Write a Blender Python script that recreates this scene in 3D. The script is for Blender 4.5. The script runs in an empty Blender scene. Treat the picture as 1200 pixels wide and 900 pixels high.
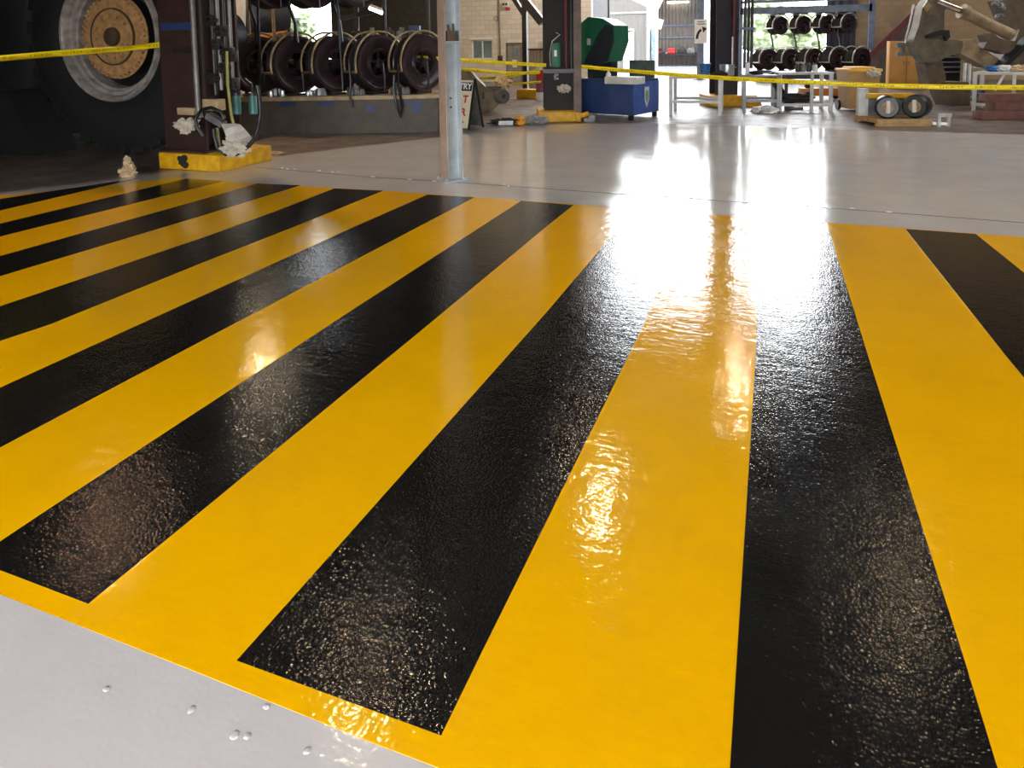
import bpy, bmesh, math, random
from mathutils import Vector, Matrix, noise as mnoise
random.seed(7)
PI = math.pi
C = bpy.context.scene.collection

# ------------------------------------------------------------------ camera
F, CX, CY, PITCH, ROLL, YAW, H = 807.99, 600.0, 128.4, .0919, -.0148, -.362, 1.5
_right = Vector((math.cos(YAW), -math.sin(YAW), 0)); _fw = Vector((math.sin(YAW), math.cos(YAW), 0))
_f2 = _fw * math.cos(PITCH) - Vector((0, 0, 1)) * math.sin(PITCH)
_u2 = Vector((0, 0, 1)) * math.cos(PITCH) + _fw * math.sin(PITCH)
RT = _right * math.cos(ROLL) + _u2 * math.sin(ROLL)
UP = _u2 * math.cos(ROLL) - _right * math.sin(ROLL)
FW = _f2
CAM = Vector((0, 0, H))
FACE = -YAW                      # rotation that turns a thing's front square to the camera

def ray(px, py):
    return RT * ((px - CX) / F) - UP * ((py - CY) / F) + FW
def G(px, py, z=0.0):            # point of the floor seen at this pixel of the survey photograph
    d = ray(px, py); t = (z - H) / d.z
    p = CAM + d * t
    return Vector((p.x, p.y, z))
def Wd(px, py, Z):               # point at distance Z
    return CAM + ray(px, py) * Z
def bounce(px, py, z):           # point at height z mirrored by the floor into this pixel
    d = ray(px, py); t = (H + z) / -d.z
    return Vector((d.x * t, d.y * t, z))
def onv(px, py, v):              # point on the plane y = v
    d = ray(px, py); t = v / d.y
    return CAM + d * t

cam = bpy.data.cameras.new('camera'); co = bpy.data.objects.new('camera', cam); C.objects.link(co)
cam.sensor_width = 36; cam.lens = F / 1200 * 36; cam.shift_y = -(450 - CY) / 1200
cam.clip_start = .05; cam.clip_end = 400
m = Matrix((RT, UP, -FW)).transposed().to_4x4(); m.translation = CAM
co.matrix_world = m
sc = bpy.context.scene
sc.camera = co
sc.view_settings.view_transform = 'Standard'; sc.view_settings.look = 'None'
sc.view_settings.gamma = 1; sc.view_settings.exposure = 0; sc.view_settings.use_curve_mapping = False
sc.cycles.use_denoising = True

# ------------------------------------------------------------------ materials
def lin(c):
    c = c / 255
    return c / 12.92 if c <= .04045 else ((c + .055) / 1.055) ** 2.4
def rgb(r, g, b): return (lin(r), lin(g), lin(b), 1)
MATS = {}
def mat(name, col, rough=.5, metal=0., var=.25, scale=6., bump=0., bscale=40., spec=.5, col2=None, emit=0.):
    if name in MATS: return MATS[name]
    M = bpy.data.materials.new(name); M.use_nodes = True
    nt = M.node_tree; N = nt.nodes; L = nt.links
    b = N['Principled BSDF']
    b.inputs['Roughness'].default_value = rough; b.inputs['Metallic'].default_value = metal
    b.inputs['Specular IOR Level'].default_value = spec
    tc = N.new('ShaderNodeTexCoord')
    c = rgb(*col)
    if emit:
        b.inputs['Emission Color'].default_value = c; b.inputs['Emission Strength'].default_value = emit
        b.inputs['Base Color'].default_value = c
    else:
        nz = N.new('ShaderNodeTexNoise'); nz.inputs['Scale'].default_value = scale; nz.inputs['Detail'].default_value = 5
        L.new(tc.outputs['Object'], nz.inputs['Vector'])
        rp = N.new('ShaderNodeValToRGB')
        rp.color_ramp.elements[0].position = .35; rp.color_ramp.elements[1].position = .65
        d = rgb(*col2) if col2 else tuple(x * (1 - var) for x in c[:3]) + (1,)
        e = c if col2 else tuple(min(1, x * (1 + var * .6)) for x in c[:3]) + (1,)
        rp.color_ramp.elements[0].color = d; rp.color_ramp.elements[1].color = e
        L.new(nz.outputs['Fac'], rp.inputs['Fac']); L.new(rp.outputs['Color'], b.inputs['Base Color'])
    if bump:
        n2 = N.new('ShaderNodeTexNoise'); n2.inputs['Scale'].default_value = bscale; n2.inputs['Detail'].default_value = 3
        L.new(tc.outputs['Object'], n2.inputs['Vector'])
        bp = N.new('ShaderNodeBump'); bp.inputs['Strength'].default_value = bump; bp.inputs['Distance'].default_value = .02
        L.new(n2.outputs['Fac'], bp.inputs['Height']); L.new(bp.outputs['Normal'], b.inputs['Normal'])
    MATS[name] = M
    return M

def floor_mat(name, col, rough, var, fine, wave, ridge, coat=0., dirt=None, fscale=95.):
    """rolled on floor paint: orange peel, slow undulation of the slab and roller ridges, all as bump"""
    M = bpy.data.materials.new(name); M.use_nodes = True
    nt = M.node_tree; N = nt.nodes; L = nt.links
    b = N['Principled BSDF']; tc = N.new('ShaderNodeTexCoord')
    def tex(scale, detail=2., stretch=None, rot=0.):
        n = N.new('ShaderNodeTexNoise'); n.inputs['Scale'].default_value = scale; n.inputs['Detail'].default_value = detail
        if stretch:
            mp = N.new('ShaderNodeMapping'); mp.inputs['Scale'].default_value = stretch; mp.inputs['Rotation'].default_value = (0, 0, rot)
            L.new(tc.outputs['Object'], mp.inputs['Vector']); L.new(mp.outputs['Vector'], n.inputs['Vector'])
        else: L.new(tc.outputs['Object'], n.inputs['Vector'])
        return n
    c = rgb(*col)
    nz = tex(2.2, 6); rp = N.new('ShaderNodeValToRGB')
    rp.color_ramp.elements[0].position = .3; rp.color_ramp.elements[1].position = .7
    rp.color_ramp.elements[0].color = rgb(*dirt) if dirt else tuple(x * (1 - var) for x in c[:3]) + (1,)
    rp.color_ramp.elements[1].color = c
    L.new(nz.outputs['Fac'], rp.inputs['Fac']); L.new(rp.outputs['Color'], b.inputs['Base Color'])
    rr = tex(3.5, 4); mr = N.new('ShaderNodeMapRange')
    mr.inputs['From Min'].default_value = .3; mr.inputs['From Max'].default_value = .7
    mr.inputs['To Min'].default_value = rough * .75; mr.inputs['To Max'].default_value = rough * 1.3
    L.new(rr.outputs['Fac'], mr.inputs['Value']); L.new(mr.outputs['Result'], b.inputs['Roughness'])
    b.inputs['IOR'].default_value = 1.6; b.inputs['Coat Weight'].default_value = coat; b.inputs['Coat Roughness'].default_value = .06
    nrm = None
    for n, dist in ((tex(fscale, 0.), fine), (tex(22., 2.), wave * .45), (tex(7., 2.), wave), (tex(5., 4., (1, 7, 1), .35), ridge)):
        if not dist: continue
        bp = N.new('ShaderNodeBump'); bp.inputs['Strength'].default_value = 1; bp.inputs['Distance'].default_value = dist
        L.new(n.outputs['Fac'], bp.inputs['Height'])
        if nrm: L.new(nrm, bp.inputs['Normal'])
        nrm = bp.outputs['Normal']
    if nrm:
        L.new(nrm, b.inputs['Normal'])
        if coat: L.new(nrm, b.inputs['Coat Normal'])
    return M

def block_mat(name, col, mortar, bw=.4, bh=.2):
    M = bpy.data.materials.new(name); M.use_nodes = True
    nt = M.node_tree; N = nt.nodes; L = nt.links
    b = N['Principled BSDF']; b.inputs['Roughness'].default_value = .85
    tc = N.new('ShaderNodeTexCoord'); s = N.new('ShaderNodeSeparateXYZ'); k = N.new('ShaderNodeCombineXYZ')
    ad = N.new('ShaderNodeMath'); ad.operation = 'ADD'
    L.new(tc.outputs['Object'], s.inputs[0]); L.new(s.outputs[0], ad.inputs[0]); L.new(s.outputs[1], ad.inputs[1])
    L.new(ad.outputs[0], k.inputs[0]); L.new(s.outputs[2], k.inputs[1])
    br = N.new('ShaderNodeTexBrick'); br.inputs['Scale'].default_value = 1
    br.inputs['Brick Width'].default_value = bw; br.inputs['Row Height'].default_value = bh; br.inputs['Mortar Size'].default_value = .012
    br.inputs['Color1'].default_value = rgb(*col); br.inputs['Color2'].default_value = tuple(x * .85 for x in rgb(*col)[:3]) + (1,)
    br.inputs['Mortar'].default_value = rgb(*mortar)
    L.new(k.outputs[0], br.inputs['Vector']); L.new(br.outputs['Color'], b.inputs['Base Color'])
    return M

yellow = floor_mat('yellow_floor_paint', (244, 177, 0), .09, .07, .0003, .0022, .0008, 0, fscale=80.)
black = floor_mat('black_floor_paint', (24, 23, 22), .11, .25, .0009, .0018, .0008, 0, fscale=125.)
grey = floor_mat('grey_floor_paint', (198, 190, 187), .12, .12, .0003, .0012, .0003, 0, fscale=75.)
concrete = floor_mat('bare_concrete', (120, 106, 98), .38, .3, .001, .003, 0, 0, dirt=(72, 62, 58))
pave = floor_mat('yard_concrete', (140, 142, 148), .6, .15, .001, .003, 0, 0)
jointm = mat('joint', (70, 62, 56), .7)
blockw = block_mat('beige_blocks', (222, 213, 203), (196, 186, 174))
blockr = block_mat('tan_blocks', (176, 148, 116), (160, 134, 104))
darkshed = mat('dark_sheeting', (62, 60, 60), .7)
ceilm = mat('ceiling_sheeting', (60, 58, 56), .7)
rubber = mat('tyre_rubber', (15, 16, 17), .8, bump=.3, bscale=30)
rimm = mat('rim_steel', (176, 166, 158), .4, .3, .35, 9)
hubm = mat('hub_paint', (186, 142, 92), .55, 0, .3, 12)
hubdark = mat('hub_dark', (82, 62, 44), .6)
colm = mat('oxide_column', (52, 32, 28), .55, 0, .35, 4)
col2m = mat('brown_column', (30, 25, 24), .7, 0, .3, 4)
col3m = mat('blue_brown_column', (34, 29, 38), .7, 0, .3, 4)
tanface = mat('column_flange', (112, 92, 82), .55)
plinthm = mat('plinth_yellow', (222, 170, 20), .5, 0, .2, 9, bump=.3, bscale=18, col2=(196, 140, 14))
chip = mat('chipped_black', (30, 26, 22), .8)
conduit = mat('conduit_grey', (128, 122, 116), .45, .3)
darkpipe = mat('dark_pipe', (52, 48, 48), .4, .3)
hose = mat('black_hose', (20, 20, 22), .4)
yhose = mat('yellow_green_hose', (142, 134, 60), .5)
teal = mat('teal_filter', (74, 128, 122), .4)
rag = mat('white_rag', (188, 178, 160), .9, 0, .25, 20)
ragpale = mat('cream_rag', (196, 168, 130), .9, 0, .25, 20)
raggrey = mat('grey_rag', (150, 148, 146), .9, 0, .3, 20)
dkrag = mat('dark_rag', (48, 40, 38), .9)
orange = mat('orange_cloth', (226, 150, 36), .8)
tapem = None
reelm = mat('reel_enamel', (58, 43, 47), .3, .2, .3, 8)
reelh = mat('reel_hub', (66, 56, 58), .35, .4)
bailm = mat('bail_brass', (176, 152, 112), .35, .6)
bailw = mat('bail_pale', (208, 204, 198), .4, .3)
benchm = mat('bench_front', (84, 72, 60), .6, 0, .25, 5)
wood = mat('bench_edge', (176, 150, 112), .6)
blue = mat('blue_label', (40, 56, 104), .5)
galv = mat('galvanised', (176, 182, 184), .4, .35, .2, 5)
galvtan = mat('galvanised_primer', (172, 150, 134), .5, .1, .15, 5)
white = mat('white_paint', (232, 232, 232), .5, 0, .06)
offw = mat('off_white_steel', (206, 204, 200), .5, 0, .15)
cream = mat('sign_cream', (226, 212, 178), .5, 0, .06)
blackm = mat('black_paint', (22, 22, 24), .5)
redm = mat('red_letter', (196, 40, 34), .5)
greym = mat('grey_steel', (118, 116, 116), .45, .4, .3)
casting = mat('grey_casting', (106, 94, 74), .5, .25, .35, 5, bump=.3, bscale=12)
tancast = mat('tan_casting', (150, 126, 92), .55, .1, .35, 5, bump=.2, bscale=12)
tandark = mat('dark_tan_casting', (96, 78, 58), .6, .1, .3, 5)
chrome = mat('polished_rod', (236, 214, 190), .12, 1.)
bluebox = mat('washer_blue', (42, 62, 104), .45, 0, .15, 4)
greenlid = mat('washer_green', (26, 104, 74), .4, 0, .15, 4)
liddark = mat('lid_inside', (34, 40, 46), .5)
green = mat('hose_box_green', (24, 104, 66), .45)
cupb = mat('orange_cupboard', (184, 132, 62), .55, 0, .12, 3)
binm = mat('bin_tan', (176, 138, 84), .55, 0, .12, 4)
binl = mat('bin_lid', (222, 168, 52), .5, 0, .12)
redrail = mat('oxide_rail', (98, 38, 38), .5)
brownw = mat('brown_timber', (104, 66, 54), .7, 0, .25, 6)
pallet = mat('pallet_tan', (172, 138, 92), .7, 0, .25, 8)
bucketb = mat('bucket_blue', (40, 104, 168), .4)
silver = mat('tin_silver', (190, 192, 194), .3, .7)
glass = mat('window_glass', (120, 140, 150), .15, 0, .2, 3)
leaf = mat('leaf_green', (136, 150, 116), .8, 0, .4, 5, bump=.4, bscale=8)
bark = mat('bark', (96, 80, 62), .9)
redbar = mat('barrel_red', (190, 44, 40), .45)
lampglow = mat('tube_glow', (255, 250, 236), .5, emit=14)
orangebeam = mat('orange_beam', (206, 128, 50), .5)
bluegrey = mat('blue_grey_steel', (110, 124, 146), .5, .2)
def ribbed(name, col, pitch=.09, axis=0):
    M = bpy.data.materials.new(name); M.use_nodes = True
    nt = M.node_tree; N = nt.nodes; L = nt.links
    b = N['Principled BSDF']; b.inputs['Roughness'].default_value = .5; b.inputs['Base Color'].default_value = rgb(*col)
    tc = N.new('ShaderNodeTexCoord'); s = N.new('ShaderNodeSeparateXYZ'); L.new(tc.outputs['Object'], s.inputs[0])
    mu = N.new('ShaderNodeMath'); mu.operation = 'MULTIPLY'; mu.inputs[1].default_value = 2 * PI / pitch
    L.new(s.outputs[axis], mu.inputs[0]); sn = N.new('ShaderNodeMath'); sn.operation = 'SINE'; L.new(mu.outputs[0], sn.inputs[0])
    bp = N.new('ShaderNodeBump'); bp.inputs['Distance'].default_value = .025; L.new(sn.outputs[0], bp.inputs['Height'])
    L.new(bp.outputs['Normal'], b.inputs['Normal'])
    return M
tape_text = bpy.data.materials.new('barrier_tape_film'); tape_text.use_nodes = True
def _tape():
    nt = tape_text.node_tree; N = nt.nodes; L = nt.links; b = N['Principled BSDF']
    b.inputs['Roughness'].default_value = .3
    uv = N.new('ShaderNodeTexCoord'); s = N.new('ShaderNodeSeparateXYZ'); L.new(uv.outputs['UV'], s.inputs[0])
    # row of black print along the middle of the film, in word-long runs
    w = N.new('ShaderNodeTexNoise'); w.noise_dimensions = '1D'; w.inputs['Scale'].default_value = 55; L.new(s.outputs[0], w.inputs['W'])
    g1 = N.new('ShaderNodeMath'); g1.operation = 'GREATER_THAN'; g1.inputs[1].default_value = .5; L.new(w.outputs['Fac'], g1.inputs[0])
    fr = N.new('ShaderNodeMath'); fr.operation = 'FRACT'; mu = N.new('ShaderNodeMath'); mu.operation = 'MULTIPLY'; mu.inputs[1].default_value = 2.4
    L.new(s.outputs[0], mu.inputs[0]); L.new(mu.outputs[0], fr.inputs[0])
    g2 = N.new('ShaderNodeMath'); g2.operation = 'LESS_THAN'; g2.inputs[1].default_value = .68; L.new(fr.outputs[0], g2.inputs[0])
    a1 = N.new('ShaderNodeMath'); a1.operation = 'SUBTRACT'; a1.inputs[1].default_value = .5; L.new(s.outputs[1], a1.inputs[0])
    a2 = N.new('ShaderNodeMath'); a2.operation = 'ABSOLUTE'; L.new(a1.outputs[0], a2.inputs[0])
    g3 = N.new('ShaderNodeMath'); g3.operation = 'LESS_THAN'; g3.inputs[1].default_value = .2; L.new(a2.outputs[0], g3.inputs[0])
    p = N.new('ShaderNodeMath'); p.operation = 'MULTIPLY'; q = N.new('ShaderNodeMath'); q.operation = 'MULTIPLY'
    L.new(g1.outputs[0], p.inputs[0]); L.new(g2.outputs[0], p.inputs[1]); L.new(p.outputs[0], q.inputs[0]); L.new(g3.outputs[0], q.inputs[1])
    mx = N.new('ShaderNodeMix'); mx.data_type = 'RGBA'; mx.inputs[6].default_value = rgb(240, 214, 10); mx.inputs[7].default_value = rgb(176, 152, 10)
    L.new(q.outputs[0], mx.inputs[0]); L.new(mx.outputs[2], b.inputs['Base Color'])
_tape()

# ------------------------------------------------------------------ mesh builder
class MB:
    def __init__(s): s.bm = bmesh.new()
    def _add(s, verts, faces):
        vs = [s.bm.verts.new(v) for v in verts]
        for f in faces:
            try: s.bm.faces.new([vs[i] for i in f])
            except ValueError: pass
        return s
    def box(s, x0, x1, y0, y1, z0, z1, bev=0., M=None):
        b = bmesh.new()
        vs = [b.verts.new(p) for p in ((x0,y0,z0),(x1,y0,z0),(x1,y1,z0),(x0,y1,z0),(x0,y0,z1),(x1,y0,z1),(x1,y1,z1),(x0,y1,z1))]
        for f in ((3,2,1,0),(4,5,6,7),(0,1,5,4),(1,2,6,5),(2,3,7,6),(3,0,4,7)): b.faces.new([vs[i] for i in f])
        if bev: bmesh.ops.bevel(b, geom=b.edges[:], offset=bev, segments=2, affect='EDGES', profile=.6)
        return s._merge(b, M)
    def _merge(s, b, M=None):
        if M is not None: bmesh.ops.transform(b, matrix=M, verts=b.verts)
        b.verts.index_update()
        vs = [s.bm.verts.new(v.co) for v in b.verts]
        for f in b.faces: s.bm.faces.new([vs[v.index] for v in f.verts])
        b.free(); return s
    def beam(s, a, b, w, h=None, up=(0, 0, 1)):
        a, b = Vector(a), Vector(b); d = (b - a).normalized(); u = Vector(up)
        if abs(d.dot(u)) > .99: u = Vector((0, 1, 0))
        x = d.cross(u).normalized() * (w / 2); z = x.cross(d).normalized() * ((h or w) / 2)
        v = [a-x-z, a+x-z, a+x+z, a-x+z, b-x-z, b+x-z, b+x+z, b-x+z]
        return s._add(v, ((0,1,2,3),(7,6,5,4),(0,4,5,1),(1,5,6,2),(2,6,7,3),(3,7,4,0)))
    def tube(s, pts, r, seg=10, closed=False):
        pts = [Vector(p) for p in pts]; n = len(pts); R = r if isinstance(r, (list, tuple)) else [r] * n
        rings = []; prev = None
        for i, p in enumerate(pts):
            if closed: d = pts[(i+1) % n] - pts[i-1]
            else: d = pts[min(i+1, n-1)] - pts[max(i-1, 0)]
            d.normalize()
            if prev is None:
                x = d.orthogonal().normalized()
            else:
                x = prev - d * prev.dot(d)
                x = x.normalized() if x.length > 1e-6 else d.orthogonal().normalized()
            prev = x; y = d.cross(x)
            rings.append([s.bm.verts.new(p + (x * math.cos(2*PI*k/seg) + y * math.sin(2*PI*k/seg)) * R[i]) for k in range(seg)])
        for i in range(n if closed else n - 1):
            a, b = rings[i], rings[(i+1) % n]
            for k in range(seg): s.bm.faces.new((a[k], a[(k+1) % seg], b[(k+1) % seg], b[k]))
        if not closed:
            s.bm.faces.new(rings[0][::-1]); s.bm.faces.new(rings[-1])
        return s
    def lathe(s, prof, seg=32, M=None, closed=False):
        """prof: (radius, height along axis z)"""
        M = M or Matrix(); rings = []
        for r, z in prof:
            if r < 1e-6: rings.append([s.bm.verts.new(M @ Vector((0, 0, z)))])
            else: rings.append([s.bm.verts.new(M @ Vector((r * math.cos(2*PI*k/seg), r * math.sin(2*PI*k/seg), z))) for k in range(seg)])
        n = len(rings)
        for i in range(n if closed else n - 1):
            a, b = rings[i], rings[(i+1) % n]
            for k in range(seg):
                k2 = (k+1) % seg
                if len(a) == 1 and len(b) == 1: continue
                if len(a) == 1: s.bm.faces.new((a[0], b[k2], b[k]))
                elif len(b) == 1: s.bm.faces.new((a[k], a[k2], b[0]))
                else: s.bm.faces.new((a[k], a[k2], b[k2], b[k]))
        return s
    def prism(s, pts, y0, y1):
        """outline in the x,z plane, extruded from y0 to y1"""
        n = len(pts)
        a = [s.bm.verts.new((x, y0, z)) for x, z in pts]; b = [s.bm.verts.new((x, y1, z)) for x, z in pts]
        s.bm.faces.new(a); s.bm.faces.new(b[::-1])
        for i in range(n): s.bm.faces.new((a[i], b[i], b[(i+1) % n], a[(i+1) % n]))
        return s
    def slab(s, pts, z0, z1):
        n = len(pts)
        a = [s.bm.verts.new((p[0], p[1], z0)) for p in pts]; b = [s.bm.verts.new((p[0], p[1], z1)) for p in pts]
        s.bm.faces.new(a[::-1]); s.bm.faces.new(b)
        for i in range(n): s.bm.faces.new((a[i], a[(i+1) % n], b[(i+1) % n], b[i]))
        return s
    def blob(s, c, rx, ry, rz, rough=.3, seed=0, sub=3, freq=3.):
        b = bmesh.new(); bmesh.ops.create_icosphere(b, subdivisions=sub, radius=1)
        for v in b.verts:
            d = mnoise.noise(v.co * freq + Vector((seed * 7.3, seed * 1.7, 0))) + .5 * mnoise.noise(v.co * freq * 2.3 + Vector((seed, 0, 3)))
            k = 1 + rough * d
            v.co = Vector((v.co.x * rx * k, v.co.y * ry * k, v.co.z * rz * k)) + Vector(c)
        return s._merge(b)
    def build(s, name, material, parent=None, loc=None, rotz=0, ang=.65):
        bmesh.ops.recalc_face_normals(s.bm, faces=s.bm.faces)
        for f in s.bm.faces: f.smooth = True
        s.bm.edges.ensure_lookup_table()
        for e in s.bm.edges:
            if len(e.link_faces) == 2 and e.calc_face_angle(0) > ang: e.smooth = False
        me = bpy.data.meshes.new(name); s.bm.to_mesh(me); s.bm.free()
        me.materials.append(material)
        o = bpy.data.objects.new(name, me); C.objects.link(o)
        if parent: o.parent = parent
        if loc is not None: o.location = loc
        o.rotation_euler.z = rotz
        return o

def tag(o, label=None, cat=None, group=None, kind=None):
    if label: o['label'] = label
    if cat: o['category'] = cat
    if group: o['group'] = group
    if kind: o['kind'] = kind
    return o
def struct(o): o['kind'] = 'structure'; return o
class Th:
    """a thing: an Empty at its base; q() turns a surveyed pixel into its own x,z at depth dy"""
    def __init__(s, name, label, cat, loc, rotz=None, group=None):
        s.loc = Vector(loc); s.rz = FACE if rotz is None else rotz
        s.e = bpy.data.objects.new(name, None); C.objects.link(s.e)
        s.e.location = s.loc; s.e.rotation_euler.z = s.rz; s.e.empty_display_size = .2
        tag(s.e, label, cat, group)
        s.R = Matrix.Rotation(-s.rz, 3, 'Z')
    def q(s, px, py, dy=0.):
        o = s.R @ (CAM - s.loc); d = s.R @ ray(px, py)
        t = (dy - o.y) / d.y; p = o + d * t
        return Vector((p.x, dy, p.z))
    def x(s, px, py=60, dy=0.): return s.q(px, py, dy).x
    def z(s, py, px=None, dy=0.):
        return s.q(CX if px is None else px, py, dy).z
    def poly(s, pts, dy=0.): return [(p.x, p.z) for p in (s.q(a, b, dy) for a, b in pts)]
    def part(s, name, mb, material, parent=None, label=None, ang=.65):
        o = mb.build(name, material, parent or s.e, ang=ang)
        if label: o['label'] = label
        return o
def solo(name, mb, material, label, cat, loc=(0,0,0), rotz=0, group=None):
    o = mb.build(name, material, None, loc, rotz); return tag(o, label, cat, group)
def dup(root, loc, rotz, label=None):
    def cp(o, par):
        c = o.copy(); C.objects.link(c)
        if par: c.parent = par
        for ch in list(o.children): cp(ch, c)
        return c
    r = cp(root, None); r.location = loc; r.rotation_euler.z = rotz
    if label: r['label'] = label
    return r
def text(body, size, material, parent, loc, rot=(PI/2, 0, 0), name='lettering', align='CENTER', bold=.0):
    cu = bpy.data.curves.new(name, 'FONT'); cu.body = body; cu.size = size; cu.align_x = align; cu.align_y = 'CENTER'
    cu.extrude = .001; cu.offset = bold
    t = bpy.data.objects.new(name, cu); C.objects.link(t)
    dg = bpy.context.evaluated_depsgraph_get()
    me = bpy.data.meshes.new_from_object(t.evaluated_get(dg)); bpy.data.objects.remove(t)
    o = bpy.data.objects.new(name, me); C.objects.link(o); me.materials.clear(); me.materials.append(material)
    o.parent = parent; o.location = loc; o.rotation_euler = rot
    return o

# ------------------------------------------------------------------ floor and its paint
ENDV = 30.0; BV = 27.0
fl = struct(MB().box(-46, 16, -5, ENDV + .3, -.3, 0).build('floor', concrete))
edge = [(0,226),(83,217),(200,200),(400,174),(512,161),(600,150),(640,146)]
gp = [G(*p) for p in edge]
d0 = (gp[0] - gp[2]).normalized()
farp = [G(*p) for p in ((770,144.5),(1000,152),(1200,158))]
gpoly = [gp[0] + d0 * 5] + gp + farp + [Vector((12, farp[-1].y - .6, 0)), Vector((12, -4.9, 0)), Vector((-14, -4.9, 0))]
MB().slab(gpoly, 0, .001).build('grey_painted_area', grey, fl)['label'] = 'pale grey gloss floor paint'
# yellow field
near = [G(*p) for p in ((0,697),(210,780),(440,872.5),(510,899))]
far = [G(*p) for p in ((205,209),(300,215.2),(450,223.6),(660,238.5),(969,261),(1200,278))]
a, b = G(0,230), G(205,208.5); dl = (a - b).normalized()
tt = (1.15 - a.y) / dl.y if abs(dl.y) > .05 else 6
lowl = a + dl * min(max(tt, 0), 9)
ypoly = [lowl, a] + far + [Vector((5.5, far[-1].y, 0)), Vector((5.5, 1.16, 0))] + near[::-1]
ypoly.append(Vector((lowl.x, near[0].y, 0)) if lowl.x < near[0].x - .5 else near[0] + Vector((-.6, 0, 0)))
MB().slab(ypoly, .001, .0018).build('yellow_painted_field', yellow, fl)['label'] = 'bright yellow gloss floor paint'
def edgeline(px, v0, v1):
    g = [G(*p) for p in px]
    def at(p, q, v): return p + (q - p) * ((v - p.y) / (q.y - p.y))
    g[0] = g[0] if abs(g[0].y - v0) < .03 else g[0]
    out = list(g)
    if g[0].y > v0 + .02: out = [at(g[0], g[1], v0)] + out
    if g[-1].y < v1 - .02: out = out + [at(g[-1], g[-2], v1)]
    return out
VN, VF = 1.222, 6.135
stripes = [
 ('K', [(855.5,900),(863,780),(886,410),(888,336)], [(1168.5,900),(1132,780),(1018,420),(969,261.5)]),
 ('A', [(277.5,775),(640,367),(708,287)], [(517,863),(557.3,780),(755,380),(784,314)]),
 ('B', [(0,635.6),(53,600),(420,359),(611,235.4)], [(103.5,708.5),(503,380),(640,266),(672,240.7)]),
 ('C', [(0,455),(165,380),(420,264),(501,228.3)], [(0,525),(240,398),(420,303),(556,231.5)]),
 ('D', [(0,359.5),(240,278),(320,249),(392,221)], [(0,400),(60,380),(240,307),(345,266),(449,223.7)]),
 ('E', [(0,300.5),(240,233),(298,216.0)], [(0,324),(240,252),(352,217.4)]),
 ('F', [(0,262.5),(212,211)], [(0,277.5),(240,218),(262,212.5)]),
 ('M', [(1200,443),(1180,419),(1062,270)], [(1200,320),(1146,276.6)]),
]
pp = G(345,266) - G(240,307)
for k, l, r in stripes:
    L_, R_ = edgeline(l, VN, VF), edgeline(r, VN, VF)
    MB().slab(L_ + R_[::-1], .0018, .0028).build('black_stripe', black, fl)['label'] = 'black gloss stripe'
g1, g2, g3 = G(0,247), G(165,208.4), G(0,233.5)
MB().slab([g3 + (g3-g2)*.6, g2, g1 + (g1-g2)*.6], .0018, .0028).build('black_stripe', black, fl)['label'] = 'black gloss stripe cut off by the field edge'
MB().slab([Vector((2.62,VN,0)), Vector((3.15,VN,0)), Vector((3.15,VF,0)), Vector((2.62,VF,0))], .0018, .0028).build('black_stripe', black, fl)['label'] = 'black gloss stripe'
# saw cut joint across the grey paint
jl = [G(*p) for p in ((300,196),(425,207),(545,214.5),(720,227),(860,236.5),(1000,246),(1210,262))]
jm = MB()
for p, q in zip(jl, jl[1:]): jm.slab([p + Vector((0,.012,0)), p - Vector((0,.012,0)), q - Vector((0,.012,0)), q + Vector((0,.012,0))], .001, .0016)
jm.build('floor_joint', jointm, fl)['label'] = 'dark saw cut joint line'
chm = MB()
for i in range(26):
    k = random.random(); q = jl[0].lerp(jl[-1], k); 
    q = Vector((q.x, jl[min(5, int(k*6))].y + random.uniform(-.03, .05), 0))
    chm.blob((q.x, q.y, .004), random.uniform(.01,.04), .012, .004, .4, i, 1)
chm.build('paint_flake', white, fl)['label'] = 'white chips along the joint'
# blisters in the near paint
bl = MB()
for i, (px, py) in enumerate(((290,863),(312,829),(225,832),(125,808),(275,862),(360,880))):
    g = G(px, py); bl.blob((g.x, g.y, .0015), random.uniform(.008,.016), random.uniform(.006,.012), .0022, .3, i, 2)
bl.build('paint_blister', grey, fl)

# ------------------------------------------------------------------ shell
CEIL = 11.0
xL = onv(533, 60, BV).x; xR = onv(693, 60, BV).x
def wall(name, mb, m): return struct(mb.build(name, m))
wn0, wn1 = onv(332, 20, BV).x, onv(388, 20, BV).x
w = MB()
w.box(-46, wn0, BV, BV + .3, 0, CEIL).box(wn1, xL, BV, BV + .3, 0, CEIL).box(wn0, wn1, BV, BV + .3, 0, 1.0).box(wn0, wn1, BV, BV + .3, 7.0, CEIL)
wall('wall_back_left', w, darkshed)
b0, b1, bz0, bz1 = onv(553,58,BV).x, onv(577,58,BV).x, onv(565,69.5,BV).z, onv(565,46.5,BV).z
c0, c1, cz1 = onv(593,80,BV).x, onv(612,80,BV).x, onv(602,50,BV).z
w = MB()
w.box(xL, b0, BV, BV + .3, 0, CEIL).box(b0, b1, BV, BV + .3, 0, bz0).box(b0, b1, BV, BV + .3, bz1, CEIL).box(b1, c0, BV, BV + .3, 0, CEIL)
w.box(c0, c1, BV, BV + .3, cz1, CEIL).box(c1, xR, BV, BV + .3, 0, CEIL)
wall('wall_back', w, blockw)
ox0, ox1 = onv(714, 60, ENDV).x, onv(969, 60, ENDV).x
w = MB().box(xR - .3, xR, BV + .3, ENDV + .3, 0, CEIL).box(xR, ox0, ENDV, ENDV + .3, 0, CEIL)
wall('wall_bay', w, darkshed)
wall('wall_back_right', MB().box(ox1, 16, ENDV, ENDV + .3, 0, CEIL).box(ox0, ox1, ENDV, ENDV + .3, 9.6, CEIL), blockr)
wall('wall_left', MB().box(-46.3, -46, -5, BV + .3, 0, CEIL), darkshed)
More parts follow.
